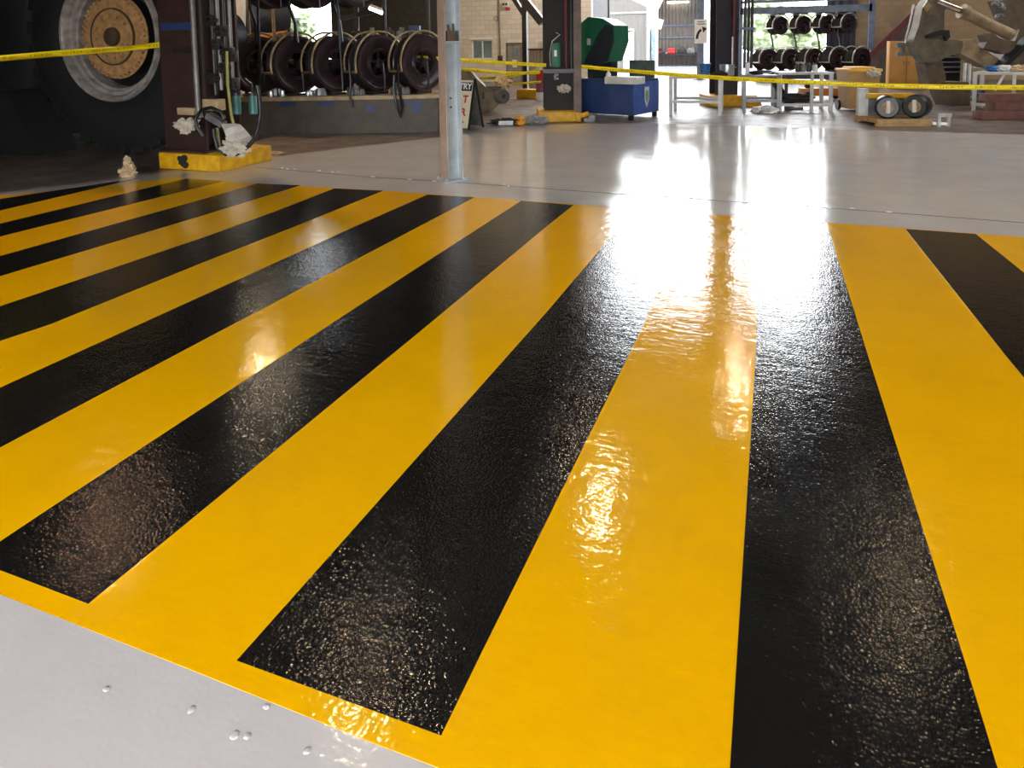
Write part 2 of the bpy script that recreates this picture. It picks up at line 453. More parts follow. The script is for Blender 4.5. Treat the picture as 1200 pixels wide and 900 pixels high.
wall('wall_right', MB().box(16, 16.3, -5, ENDV + .3, 0, CEIL), darkshed)
cl = MB().box(-46.3, 9, -5, ENDV + .3, CEIL, CEIL + .2).box(9, 15.2, -5, 3, CEIL, CEIL + .2).box(9, 15.2, 22, ENDV + .3, CEIL, CEIL + .2).box(15.2, 16.3, -5, ENDV + .3, CEIL, CEIL + .2)
for k in range(1, 6): cl.box(9, 15.2, 3 + 19*k/6 - 1.0, 3 + 19*k/6 + 1.0, CEIL, CEIL + .2)
wall('ceiling', cl, ceilm)
wf = MB().box(-46, -5.5, -3.3, -3, 0, CEIL).box(6, 16, -3.3, -3, 0, CEIL).box(-5.5, 6, -3.3, -3, 2.75, CEIL)
wall('wall_front', wf, darkshed)
gr = struct(MB().box(-60, 60, ENDV + .3, 110, -.3, -.02).build('yard_ground', pave))
struct(MB().box(-60, 60, -45, -5, -.3, -.02).build('apron_ground', pave))

# window and door in the block wall
wi = struct(bpy.data.objects.new('window_1', None)); C.objects.link(wi); wi.location = (b0, BV, bz0)
ww, wh = b1 - b0, bz1 - bz0
MB().box(0, ww, .05, .1, 0, .06).box(0, ww, .05, .1, wh-.06, wh).box(0, .05, .05, .1, 0, wh).box(ww-.05, ww, .05, .1, 0, wh).box(ww/2-.03, ww/2+.03, .05, .1, 0, wh).build('window_frame', white, wi)
MB().box(.05, ww-.05, .07, .085, .05, wh-.05).build('pane', glass, wi)
MB().box(-.05, ww+.05, -.06, .05, wh, wh+.08).build('window_head', white, wi)
do = struct(bpy.data.objects.new('door_1', None)); C.objects.link(do); do.location = (c0, BV, 0)
dw = c1 - c0
doorm = mat('grey_door', (150, 138, 136), .5)
MB().box(.04, dw-.04, .08, .13, 0, cz1-.04).build('door_leaf', doorm, do)
MB().box(0, .05, .0, .15, 0, cz1).box(dw-.05, dw, 0, .15, 0, cz1).box(0, dw, 0, .15, cz1-.05, cz1).build('door_frame', greym, do)
p0, p1 = onv(599,66,BV), onv(606,56,BV)
MB().box(p0.x-c0, p1.x-c0, .06, .08, p0.z, p1.z).build('glass_panel', glass, do)
p0, p1 = onv(600,79,BV), onv(605,70,BV)
MB().box(p0.x-c0, p1.x-c0, .06, .08, p0.z, p1.z).build('notice', white, do)['label'] = 'white notice on the door'
MB().tube([(.12,.08,1.0),(.12,.03,1.0),(.24,.03,1.0)], .012, 8).build('door_handle', silver, do)

# ------------------------------------------------------------------ haul truck wheel (axle along y)
wc = CAM + ray(129, 43) * 9.95
WR = wc.z
tr = Th('haul_truck', 'huge black haul truck tyre with tan bolted hub at far left', 'truck', (wc.x, wc.y, 0), .03)
MX = Matrix.Translation((0, 0, WR)) @ Matrix.Rotation(PI/2, 4, 'X')      # lathe axis -> -y (towards the camera)
tyre = MB().lathe([(.95,.0),(1.0,.05),(1.12,.07),(1.3,.06),(1.48,.03),(1.6,-.03),(1.66,-.06),(1.67,-.14),(1.66,-.22),(1.6,-.28),(1.3,-.32),(.95,-.3)], 72, MX, True)
tyo = tr.part('tyre', tyre, rubber)
lug = MB()
for i in range(30):
    a = 2*PI*i/30
    for s_ in (0, 1):
        lug.box(-.10, .10, -.03 if s_ == 0 else .13, .1 if s_ == 0 else .22, 1.6, WR - .004, .015,
                Matrix.Translation((0, .06, WR)) @ Matrix.Rotation(a + s_ * .1, 4, 'Y'))
tr.part('tread_lug', lug, rubber, tyo)
rim = MB().lathe([(.95,.02),(.93,.06),(.89,.06),(.86,.02),(.85,-.04),(.80,-.05),(.79,-.10),(.755,-.11),(.74,-.2),(.735,-.5),(.95,-.5)], 72, MX, True)
rmo = tr.part('rim', rim, rimm)
hub = MB().lathe([(0,-.02),(.10,-.02),(.11,-.05),(.2,-.05),(.205,-.03),(.4,-.04),(.41,-.06),(.54,-.07),(.61,-.08),(.615,-.1),(0,-.1)], 64, MX)
hbo = tr.part('hub', hub, hubm)
tr.part('hub_cap', MB().lathe([(0,.03),(.07,.03),(.13,.0),(.14,-.05),(0,-.05)], 32, MX), hubdark, hbo)
tr.part('groove_ring', MB().lathe([(.395,-.036),(.395,-.025),(.415,-.025),(.415,-.05)], 64, MX, True), hubdark, hbo)
bo = MB().lathe([(0,.025),(.016,.025),(.022,.015),(.022,-.02),(0,-.02)], 6, Matrix.Rotation(PI/2, 4, 'X')).build('bolt', hubm, hbo, (.575, .055, WR))
for i in range(1, 44):
    a = 2*PI*i/44; c = bo.copy(); C.objects.link(c); c.parent = hbo; c.location = (.575*math.cos(a), .055, WR + .575*math.sin(a))
for i in range(12):
    a = 2*PI*i/12 + .1; c = bo.copy(); C.objects.link(c); c.parent = hbo; c.location = (.31*math.cos(a), .02, WR + .31*math.sin(a))
tr.part('final_drive', MB().lathe([(.0,-.1),(.6,-.1),(.6,-.32),(0,-.32)], 48, MX), blackm)
tr.part('dark_well', MB().lathe([(.735,-.3),(0,-.3)], 48, MX), blackm)
tr.part('chassis', MB().box(-8, -.4, 1.3, 2.2, .9, 2.3, .05).box(-8, -.5, 1.2, 2.2, 2.3, 4.2, .05), blackm)
tr.part('axle', MB().tube([(0,.5,WR),(0,2.3,WR)], .5, 20), blackm)
ty2 = MB().lathe([(.95,-.02),(1.12,.05),(1.48,.02),(1.6,-.03),(1.66,-.12),(WR-.01,-.4),(WR-.01,-.75),(1.66,-.95),(1.6,-1.05),(1.3,-1.1),(.95,-1.05)], 64, Matrix.Translation((-3.35, .1, 0)) @ MX, True)
tr.part('tyre', ty2, rubber)
ck = G(25, 183)
chk = MB().prism([(-.75,0),(.62,0),(.62,.12),(.1,.95),(-.55,.95),(-.75,.8)], -.3, .35)
solo('wheel_chock', chk, mat('chock_rubber', (9, 9, 10), .9), 'black rubber wheel chock against the left side of the giant tyre', 'wheel chock', (ck.x - .4, ck.y + .35, 0), 0.03)

# ------------------------------------------------------------------ left column on its yellow plinth
pl = G(190,197); pm = G(258,202)
pa = Th('column_plinth', 'chipped yellow concrete plinth under the dark red left column', 'plinth', (pm.x, pm.y, 0), .0)
pw = -(pl.x - pm.x) + .02; pdp = .95; ph = pa.z(181, 235)
pa.part('block', MB().box(-pw, 0, 0, pdp, 0, ph, .025), plinthm)
q = pa.q(214, 190); cpm = MB()
for i, (dx, dz, r) in enumerate(((0,0,.07),(.03,.05,.06),(-.04,.04,.045),(.05,-.04,.05))): cpm.blob((q.x+dx, .0, q.z+dz), r, .012, r*.8, .6, i, 2)
pa.part('chipped_patch', cpm, chip, label='black bare patch where yellow paint has chipped')
cc = Th('steel_column', 'dark red oxide column with conduits standing on chipped yellow plinth', 'column', (pm.x - pw/2 - .02, pm.y + .12, ph), 0.)
x0, x1 = cc.x(193, 150), cc.x(241, 150)
f = MB().box(x0, x1, 0, .04, 0, CEIL-ph-.02).box(x0, x1, .6, .64, 0, CEIL-ph-.02).box((x0+x1)/2-.02, (x0+x1)/2+.02, .04, .6, 0, CEIL-ph-.02)
cc.part('column_shaft', f, colm)
cc.part('base_plate', MB().box(x0-.06, x1+.06, -.06, .7, 0, .03), colm)
g = MB(); qa, qb = cc.q(223, 0, -.05), cc.q(232, 124, -.05)
cc.part('conduit', MB().tube([(qb.x, -.05, qa.z + 3), (qb.x, -.05, qb.z), (qb.x+.03, -.05, qb.z-.15)], .035, 12), conduit)
for i, pxx in enumerate((243, 250, 257, 264)):
    xx = cc.x(pxx, 60); zb = cc.z(112 - 6*i, pxx)
    cc.part('riser_pipe', MB().tube([(xx, .1, zb), (xx, .1, 8)], .024, 10), conduit if i % 2 else darkpipe)
vm = MB()
for pxx, pyy in ((243,24),(251,52),(259,80),(246,92),(262,62),(268,98),(266,66),(255,36)):
    xx, zz = cc.x(pxx, pyy), cc.z(pyy, pxx)
    vm.box(xx-.06, xx+.06, .02, .14, zz-.07, zz+.07, .02).tube([(xx-.09,.05,zz),(xx+.09,.05,zz)], .03, 8).tube([(xx,-.04,zz+.02),(xx,.06,zz+.02)], .015, 8)
cc.part('valve', vm, darkpipe)
q0, q1 = cc.q(212, 134, -.06), cc.q(231, 126, -.06)
cc.part('shelf_bracket', MB().box(q0.x, q1.x, -.12, .0, q0.z, q1.z, .01), wood)
q0, q1 = cc.q(243, 129, -.06), cc.q(260, 116, -.06)
cc.part('junction_box', MB().box(q0.x, q1.x, -.14, .0, q0.z, q1.z, .01), wood)
q0, q1 = cc.q(189, 36, -.01), cc.q(222, 26, -.01)
cc.part('blue_label', MB().box(q0.x, q1.x, -.012, -.001, q0.z, q1.z), blue, label='small blue label strip')
q0, q1 = cc.q(202, 63, -.01), cc.q(226, 55, -.01)
cc.part('dark_label', MB().box(q0.x, q1.x, -.012, -.001, q0.z, q1.z), blackm, label='small black label strip')
# hoses and bits hung on it
hz = Th('hose_loop', 'black rubber hose looped in a ring beside the left column foot', 'hose', (pm.x, pm.y - .06, ph), FACE)
pts = [(230,148),(229,138),(236,130),(246,127),(256,130),(262,138),(258,146)]
hp = [(238,160),(231,150),(229,139),(236,129),(247,126),(259,131),(263,139)]
hz.part('small_coil', MB().tube([hz.q(*p) for p in hp], .022, 10), hose)
hp = [(301,100),(304,115),(305,132),(303,148),(298,163),(289,174),(277,181),(264,181),(255,174),(251,160),(250,148)]
sm = []
for i in range(len(hp)-1):
    for k in range(4): t = k/4; sm.append(hz.q(hp[i][0]*(1-t)+hp[i+1][0]*t, hp[i][1]*(1-t)+hp[i+1][1]*t, -.02 + .1*(i/len(hp))))
hz.part('large_loop', MB().tube(sm, .024, 10), hose)
yh = Th('air_hose', 'thin yellow green hose hanging past the grey hood by the left column', 'hose', (pm.x + .1, pm.y - .02, 0), FACE)
yh.part('line', MB().tube([yh.q(*p, .1) for p in ((266,60),(267,100),(269,118),(271,135),(275,150),(283,162),(291,168))], .02, 8), yhose)
hd = Th('grey_hood', 'pale grey curved sheet metal hood lying against the left column foot', 'hood', (pm.x + .05, pm.y + .02, 0), FACE)
def arcsheet(th, rows, thick=.015):
    mb = MB(); n = len(rows)
    for off in (0, thick):
        pass
    for i in range(n - 1):
        a, b, c, d = rows[i][0], rows[i][1], rows[i+1][1], rows[i+1][0]
        v = [a, b, c, d] + [Vector(p) + Vector((0, thick, 0)) for p in (a, b, c, d)]
        mb._add(v, ((0,1,2,3),(7,6,5,4),(0,4,5,1),(3,2,6,7)))
    return mb
rows = []
for l, r, dy in (((259,145),(276,145),-.05),((262,152),(281,146),-.12),((265,160),(287,152),-.15),((270,167),(293,159),-.1),((275,172),(298,165),0)):
    rows.append((hd.q(*l, dy + .05), hd.q(*r, dy)))
hd.part('sheet', arcsheet(hd, rows), mat('hood_grey', (196, 186, 178), .6))
hd.part('bracket', MB().beam(hd.q(244,135,.1), hd.q(262,146,.05), .1, .08), greym)
hd.part('strut', MB().beam(hd.q(254,150,.05), hd.q(257,172,.05), .03), yhose)
for nm, (px, py), rr, sd, lb, mm in (
   ('rag', (219,147), .13, 1, 'crumpled white rag tucked on the front of the left column', rag),
   ('rag', (276,173), .16, 2, 'crumpled white rag lying inside the black hose loop', rag)):
    Z = 9.0; p = Wd(px, py, (pm - CAM).dot(FW) - .05)
    mb = MB().blob((0,0,0), rr, .07, rr*.62, .7, sd, 4, 2.6)
    solo(nm, mb, mm, lb, 'rag', p, FACE)
p = G(300, 183); solo('rag', MB().blob((0,0,.035), .3, .12, .05, .7, 5, 4, 3.), ragpale, 'flat cream rag on bare floor right of the yellow plinth', 'rag', p, FACE)
p = G(150, 207)
gn = MB().blob((0,0,.05), .09, .08, .07, .6, 3, 4, 3).blob((.02,0,.12), .065, .06, .07, .6, 4, 4, 3).blob((0,0,.19), .04, .04, .06, .5, 6, 3, 3)
solo('rag', gn, ragpale, 'screwed up cream rag standing on the floor below the giant tyre', 'rag', p)
for pxx, lb in ((278, 'left one of two teal cylindrical filters beside the left column'), (297, 'right one of two teal cylindrical filters beside the left column')):
    ft = Th('filter_canister', lb, 'filter', Wd(pxx, 134, 9.2), FACE, None)
    zt = ft.z(112, pxx)
    ft.part('body', MB().lathe([(0,0),(.045,0),(.055,.012),(.055,zt-.02),(.05,zt),(0,zt)], 20), teal)
    ft.part('cap', MB().lathe([(.06,zt),(.06,zt+.04),(.02,zt+.06),(0,zt+.06)], 20), darkpipe)
    ft.part('hanger', MB().tube([(0,0,zt+.05),(0,0,zt+.15),(-.12,.1,zt+.22)], .012, 8), darkpipe)

# ------------------------------------------------------------------ low bench with hose reels
bs = G(405, 156.5)
bn = Th('reel_bench', 'long low brown bench with tan top edge under the left hose reels', 'bench', bs, FACE + .03)
bx0, bx1 = bn.x(268, 140), bn.x(513, 140); bzt = bn.z(112.5, 405)
bn.part('front_panel', MB().box(bx0, bx1, 0, 1.3, 0, bzt-.07), benchm)
bn.part('top', MB().box(bx0-.03, bx1+.03, -.03, 1.33, bzt-.07, bzt, .008), wood)
for (l, t, r, b_) in ((328,119,345,125),(371,119,391,125),(429,124,439,131),(482,122,493,132)):
    a, c = bn.q(l, b_, -.005), bn.q(r, t, -.005)
    bn.part('blue_label', MB().box(a.x, c.x, -.01, 0, a.z, c.z), blue, label='small blue label')
a, c = bn.q(474, 122, -.005), bn.q(497, 118.5, -.005); bn.part('blue_label', MB().box(a.x, c.x, -.01, 0, a.z, c.z), blue, label='narrow blue label strip')

def make_reel(name, label, R=.5, W=.34, group='', bail=bailm, hang=False):
    t = Th(name, label, 'hose reel', (0,0,0), 0, group)
    cz = R + .06 if not hang else -R - .12
    A = Matrix.Translation((0, 0, cz)) @ Matrix.Rotation(PI/2, 4, 'Y')       # lathe axis -> +x
    h = W/2
    fr = MB().lathe([(R,h-.03),(R+.015,h),(R,h+.025),(R*.9,h+.03),(R*.84,h+.0),(R*.55,h-.02),(R*.5,h+.02),(R*.44,h+.02),(R*.42,h-.06),(R*.42,h-.08),(R*.9,h-.03)], 48, A, True)
    t.part('side_disc', fr, reelm)
    t.part('side_disc', MB().lathe([(.1,-h),(R,-h),(R+.012,-h+.015),(R,-h+.03),(.1,-h+.03)], 48, A, True), reelm)
    prof = [(R*.4, -h+.03)]; n = 6
    for i in range(n):
        z0 = -h + .03 + (W-.07)*i/n; dz = (W-.07)/n
        prof += [(R*.86, z0+dz*.1), (R*.93, z0+dz*.3), (R*.955, z0+dz*.5), (R*.93, z0+dz*.7), (R*.86, z0+dz*.9)]
    prof += [(R*.4, h-.04)]
    t.part('hose_coil', MB().lathe(prof, 48, A), hose)
    hb = MB().lathe([(0,h+.02),(R*.14,h+.02),(R*.17,h-.02),(R*.17,-h),(0,-h)], 24, A)
    for i in range(5):
        a = 2*PI*i/5 + .3
        hb.beam((h-.05, R*.1*math.cos(a), cz+R*.1*math.sin(a)), (h-.05, R*.5*math.cos(a), cz+R*.5*math.sin(a)), .05, .03)
    t.part('hub', hb, reelh)
    t.part('swivel_pipe', MB().tube([(h,0,cz),(h+.09,0,cz),(h+.09,.02,cz-R*.5),(h+.06,.05,cz-R*1.0)], .022, 8), reelh)
    # bail: bent tube over the coil from the front edge
    s = 1
    arc = []
    for i in range(15):
        a = math.radians(-14 + 160*i/14)
        arc.append((-math.cos(a)*(R+.07), math.sin(a)*(R+.07)))
    for sx in (-h-.03, h+.02):
        t.part('bail_tube', MB().tube([(sx, y, cz+z) for y, z in arc], .02, 8), bail)
    for k in (0, -1): t.part('bail_bar', MB().tube([(-h-.03, arc[k][0], cz+arc[k][1]), (h+.02, arc[k][0], cz+arc[k][1])], .024, 8), bail)
    st = MB()
    z0, z1 = (0, cz) if not hang else (cz, 0)
    st.box(-h-.07, -h-.02, -.12, .12, z0, z1+.05*(not hang), .01)
    zz = (0, .04) if not hang else (-.04, 0)
    st.box(-h-.07, h, -.18, .18, zz[0], zz[1], .008)
    t.part('stand', st, reelm)
    if hang:
        t.part('hose_tail', MB().tube([(0, -R*.8, cz-R*.4), (.0, -R*.85, cz-R), (.05, -R*.7, cz-R-.3), (.1, -R*.75, cz-R-.62)], [.03,.03,.03,.045], 8), hose)
    return t
RZ = FACE + math.radians(-40)      # +x axis of the reel leans away from the camera's right
benchz = bzt
rows = [(300,'first hose reel from the left on the low bench, nearest the column'),
        (345,'second hose reel from the left on the low bench'),
        (391,'middle hose reel of the five on the low bench'),
        (440,'fourth hose reel from the left on the low bench, left of the post'),
        (491,'last hose reel on the low bench, half behind the galvanised post')]
proto = None
for i, (px, lb) in enumerate(rows):
    p = bn.q(px, 80, .42); wp = bn.loc + Matrix.Rotation(bn.rz, 3, 'Z') @ Vector((p.x, .42, 0))
    if proto is None:
        proto = make_reel('hose_reel', lb, .5, .27, 'hose reels on the low bench'); e = proto.e
        e.location = (wp.x, wp.y, benchz); e.rotation_euler.z = RZ
    else: dup(proto.e, (wp.x, wp.y, benchz), RZ, lb)
# upright rack that carries the upper row
rk = Th('reel_rack', 'tan pipe rack standing on the low bench and carrying upper reels', 'rack', (bs.x, bs.y, bzt), FACE + .03)
zr = bzt + rk.z(11, 340, .42) + 2*.49 + .14
for pxx in (293, 322, 452, 503):
    xx = rk.x(pxx, 60, .85); rk.part('post', MB().tube([(xx,.85,0),(xx,.85,zr-bzt)], .03, 10), wood if pxx < 400 else darkpipe)
xa, xb = rk.x(268, 0, .85), rk.x(520, 0, .85)
for yy in (.3, .85): rk.part('rail', MB().box(xa, xb, yy-.04, yy+.04, zr-bzt, zr-bzt+.1), darkpipe)
rk.part('rail_tie', MB().box(xa, xa+.06, .3, .85, zr-bzt+.02, zr-bzt+.08).box(xb-.06, xb, .3, .85, zr-bzt+.02, zr-bzt+.08), darkpipe)
up = [(318,'first upper hose reel from the left hanging under the pipe rack'),
      (363,'second upper hose reel from the left hanging under the pipe rack'),
      (414,'upper hose reel hanging under the rack left of the strip light')]
hproto = None
for px, lb in up:
    p = rk.q(px, 5, .42); wp = rk.loc + Matrix.Rotation(rk.rz, 3, 'Z') @ Vector((p.x, .42, 0))
    if hproto is None:
        hproto = make_reel('hose_reel', lb, .49, .36, 'hose reels hanging from the pipe rack', hang=True); e = hproto.e
        e.location = (wp.x, wp.y, zr); e.rotation_euler.z = RZ
    else: dup(hproto.e, (wp.x, wp.y, zr), RZ, lb)
# loose hoses dropping in front of the reels
for pts, lb in (([(302,0),(303,40),(305,75),(304,108),(303,122)], 'black hose hanging in front of the first bench reel'),
                ([(396,0),(397,30),(399,60),(401,88),(402,106)], 'black hose with collar hanging in front of the middle bench reel'),
                ([(409,75),(411,95),(410,112),(413,126)], 'short black hose end between the middle and fourth bench reels'),
                ([(462,88),(461,105),(465,125),(470,138),(471,125),(467,100),(466,75)], 'looped black hose hanging over the bench front below fourth reel')):
    pr = [bn.loc + Matrix.Rotation(bn.rz, 3, 'Z') @ bn.q(a, b_, -.12) for a, b_ in pts]
    o = MB().tube([p - pr[0] for p in pr], .022, 8)
    solo('hose', o, hose, lb, 'hose', pr[0])
# fittings lying between the reels
for i, (px, lb) in enumerate(((324,'heap of shiny fittings between first and second bench reels'),(371,'heap of shiny fittings between second and middle bench reels'),(417,'grey lump of fittings between middle and fourth bench reels'),(466,'blue grey coupling between the fourth and last bench reels'))):
    p = bn.q(px, 100, .1); wp = bn.loc + Matrix.Rotation(bn.rz, 3, 'Z') @ Vector((p.x, .1, 0))
    mb = MB()
    for k in range(7):
        x, y, r = random.uniform(-.15,.15), random.uniform(-.1,.1), random.uniform(.04,.08)
        mb.lathe([(0,0),(r*.8,0),(r,.02),(r*.7,.06+r),(0,.07+r)], 8, Matrix.Translation((x, y, 0)))
    solo('hose_fittings', mb, silver if i < 2 else greym, lb, 'fittings', (wp.x, wp.y, bzt), FACE)

# ------------------------------------------------------------------ what stands behind the bench
p = G(279, 140)
xx = MB()
Z = 15.5
th = Th('timber_post', 'pale grey post behind the first bench reel', 'post', (Wd(279, 60, Z).x, Wd(279, 60, Z).y, 0), FACE)
th.part('shaft', MB().prism([(p[0], max(0, p[1]) if k > 1 else 0) for k, p in enumerate(th.poly([(273,112),(282,112),(286,-60),(277,-60)]))], 0, .15), offw)
th = Th('orange_beam', 'orange steel beam crossing behind the first two upper reels', 'beam', (Wd(310,60,16.2).x, Wd(310,60,16.2).y, 0), FACE)
a, c = th.q(262, 49), th.q(338, 38)
th.part('beam', MB().beam(a, c, .12, .1), orangebeam)
th.part('upright', MB().box(a.x-.06, a.x+.06, -.06, .06, 0, a.z+.1).box(c.x-.06, c.x+.06, -.06, .06, 0, c.z+.1), darkpipe)
th = Th('lube_tank', 'dark horizontal tank with pale end behind the first bench reel', 'tank', (Wd(290,60,17.5).x, Wd(290,60,17.5).y, 0), FACE + .7)
a, c = th.q(270, 22), th.q(332, 22)
th.part('shell', MB().tube([(a.x,.0,a.z),(c.x,.0,c.z)], .5, 28), mat('tank_dark', (44, 52, 62), .5))
th.part('end_cap', MB().lathe([(0,.08),(.3,.06),(.47,0),(0,0)], 28, Matrix.Translation((a.x,0,a.z)) @ Matrix.Rotation(-PI/2, 4, 'Y')), bailw)
th.part('leg', MB().box(a.x+.3, a.x+.42, -.3, .3, 0, a.z-.4), darkpipe); th.part('leg', MB().box(c.x-.42, c.x-.3, -.3, .3, 0, a.z-.4), darkpipe)
# valve cluster and canopy
th = Th('pump_rack', 'rack of dark pumps and valves behind the fourth bench reel', 'pump rack', (Wd(470,60,15.3).x, Wd(470,60,15.3).y, 0), FACE)
a, c = th.q(412, 52), th.q(500, 52)
th.part('shelf', MB().box(a.x, c.x, -.2, .3, a.z-.06, a.z), darkpipe)
th.part('leg', MB().box(a.x, a.x+.06, -.2, .3, 0, a.z-.06), darkpipe); th.part('leg', MB().box(c.x-.06, c.x, -.2, .3, 0, a.z-.06), darkpipe)
for i, px in enumerate((418, 436, 455, 471)):
    b_ = th.x(px, 40); z0 = a.z
    mb = MB().lathe([(0,0),(.1,0),(.13,.04),(.1,.16),(.13,.2),(.13,.26),(.05,.3),(.05,.36),(0,.36)], 14, Matrix.Translation((b_,0,z0)))
    mb.tube([(b_-.16,-.05,z0+.12),(b_+.16,-.05,z0+.12)], .05, 10).tube([(b_,-.2,z0+.22),(b_,.1,z0+.22)], .06, 10)
    th.part('pump', mb, greym if i % 2 else hose)
b_ = th.q(486, 38)
th.part('blue_box', MB().box(b_.x-.12, b_.x+.12, -.1, .15, a.z, b_.z+.15, .01), bluebox, label='small blue box')
th = Th('ceiling_lamp', 'glowing strip light below the dark canopy above the bench', 'lamp', Wd(440, 12, 15.0), FACE - .25)
a, c = th.q(433, 9.5), th.q(448, 15.5)
th.part('tube', MB().tube([(a.x,0,a.z),(c.x,0,c.z)], .035, 10), lampglow)
th.part('batten', MB().beam((a.x,.0,a.z+.07),(c.x,0,c.z+.07), .1, .05), offw)
th.part('drop_rod', MB().tube([(a.x,0,a.z+.07),(a.x,0,a.z+1.2)], .01, 6), darkpipe); th.part('drop_rod', MB().tube([(c.x,0,c.z+.07),(c.x,0,a.z+1.2)], .01, 6), darkpipe)
cn = Wd(460, 0, 16.5)
th = Th('canopy', 'dark steel canopy roof behind the hanging hose reels', 'canopy', (cn.x, cn.y, 0), FACE)
a, c = th.q(400, -8), th.q(518, -8)
th.part('deck', MB().box(a.x, c.x, -1.8, 1.5, a.z+.25, a.z+.35), darkpipe)
for i in range(4):
    th.part('beam', MB().box(a.x, c.x, -1.6+i*.9, -1.5+i*.9, a.z+.05, a.z+.25), darkpipe)
th.part('post', MB().box(a.x, a.x+.12, 1.2, 1.32, 0, a.z+.1), darkpipe); th.part('post', MB().box(c.x-.12, c.x, 1.2, 1.32, 0, a.z+.1), darkpipe)
b_ = th.q(400, 24); d_ = th.q(452, 12)
th.part('brace', MB().beam((b_.x,-.5,b_.z),(d_.x,-.5,d_.z), .1), darkpipe)

# ------------------------------------------------------------------ galvanised post
gpz = G(530, 211.5)
ps = Th('steel_post', 'tall galvanised I-section post bolted to the grey painted floor', 'post', gpz, math.radians(50))
hw, dp, tk = .095, .095, .013
tot = CEIL - .02
ps.part('flange', MB().box(-hw, -hw+tk, -dp, dp, .02, tot), galvtan, label='pale tan coated flange')
ps.part('flange', MB().box(hw-tk, hw, -dp, dp, .02, tot), galv)
ps.part('web', MB().box(-hw+tk, hw-tk, -.005, .005, .02, tot), galv)
bp_ = ps.part('base_plate', MB().box(-.15, .15, -.14, .14, .002, .02, .004), galv)
for sx in (-1, 1):
    for sy in (-1, 1): ps.part('anchor_bolt', MB().lathe([(0,.05),(.012,.05),(.012,.035),(.02,.035),(.02,.02),(0,.02)], 6, Matrix.Translation((sx*.125, sy*.115, 0))), galv, bp_)
zz = 1.5 + (55-42)/105
ps.part('cable_bracket', MB().box(-.06, .06, -.09, -.006, zz-.06, zz+.05, .005).tube([(-.03,-.06,zz+.04),(-.03,-.05,zz+.12)], .012, 6).tube([(.03,-.06,zz+.04),(.03,-.05,zz+.13)], .012, 6), hubdark)
ps.part('bracket_lip', MB().box(-.075, .075, -.1, -.006, zz-.085, zz-.06), galv)
for z_ in (.93, .83): ps.part('bolt_hole', MB().lathe([(0,.003),(.012,.003),(.012,0),(0,0)], 12, Matrix.Translation((0,-.006,z_)) @ Matrix.Rotation(PI/2, 4, 'X')), blackm)

# ------------------------------------------------------------------ A-frame sign
sg = G(541, 152)
sn = Th('sandwich_board', 'cream folding sandwich board with red letters right of the galvanised post', 'sign', sg, FACE - .55)
zt = sn.z(93, 541); xl, xr = -.62, .14
lean = .24
Mt = Matrix.Rotation(-math.atan2(lean, zt), 4, 'X')
pn = sn.part('front_board', MB().box(xl, xr, -.012, .012, .03, zt, .004, Mt), cream)
sn.part('rear_board', MB().box(xl, xr, -.012, .012, .03, zt, .004, Matrix.Translation((0, 2*lean, 0)) @ Matrix.Rotation(math.atan2(lean, zt), 4, 'X')), greym)
sn.part('side_frame', MB().beam((xr+.01,0,0),(xr+.01,lean,zt), .03).beam((xr+.01,2*lean,0),(xr+.01,lean,zt), .03), blackm)
sn.part('header', MB().box(xl+.03, xr-.02, -.016, -.011, zt-.2, zt-.04, 0, Mt), blackm, pn, label='black header band')
def sgtext(s, size, m_, xr_, z_):
    t = text(s, size, m_, pn, (0,0,0), align='RIGHT', bold=.006)
    t.matrix_local = Mt @ Matrix.Translation((xr_, -.018, z_)) @ Matrix.Rotation(PI/2, 4, 'X')
sgtext('TRY', .15, white, xr-.03, zt-.12)
for i, s in enumerate(('T', 'R', 'T')): sgtext(s, .19, redm, xr-.07 - .02*i, zt - .36 - .24*i)

# ------------------------------------------------------------------ big casting on the floor behind the sign
ac = G(575, 131)
ax = Th('axle_casting', 'large grey curved machine casting lying on floor behind the sandwich board', 'machine part', ac, FACE)
ol = ax.poly([(520,72),(537,78),(551,82),(560,92),(570,102),(580,105),(592,104),(596,110),(592,117),(584,122),(578,128),(566,131),(556,130),(548,122),(535,118),(520,112)])
ax.part('body', MB().prism(ol, -.25, .35), casting)
q = ax.q(589, 112)
ax.part('end_flange', MB().lathe([(.05,.05),(.16,.05),(.17,.03),(.17,-.1),(.05,-.1)], 24, Matrix.Translation((q.x,-.28,q.z)) @ Matrix.Rotation(PI/2, 4, 'X') @ Matrix.Rotation(.5, 4, 'Y'), True), greym)
q = ax.q(557, 113)
ax.part('pin_bore', MB().lathe([(0,.01),(.1,.01),(.1,-.02),(0,-.02)], 20, Matrix.Translation((q.x,-.26,q.z)) @ Matrix.Rotation(PI/2, 4, 'X')), blackm)
q = ax.q(567, 111)
ax.part('slot', MB().box(q.x-.02, q.x+.02, -.262, -.24, q.z-.08, q.z+.08), blackm)
ax.part('top_clamp', MB().box(*sorted((ax.x(568,102), ax.x(588,102))), -.2, .2, ax.z(104.5,575), ax.z(101,575), .02), darkpipe)
p = ax.loc + Matrix.Rotation(ax.rz, 3, 'Z') @ ax.q(588, 98, 0); lm = MB().blob((0,0,0), .2, .15, .16, .5, 9, 3, 2.5)
solo('rag', lm, ragpale, 'pale cloth lump on top of the grey machine casting', 'rag', (p.x, p.y, p.z))

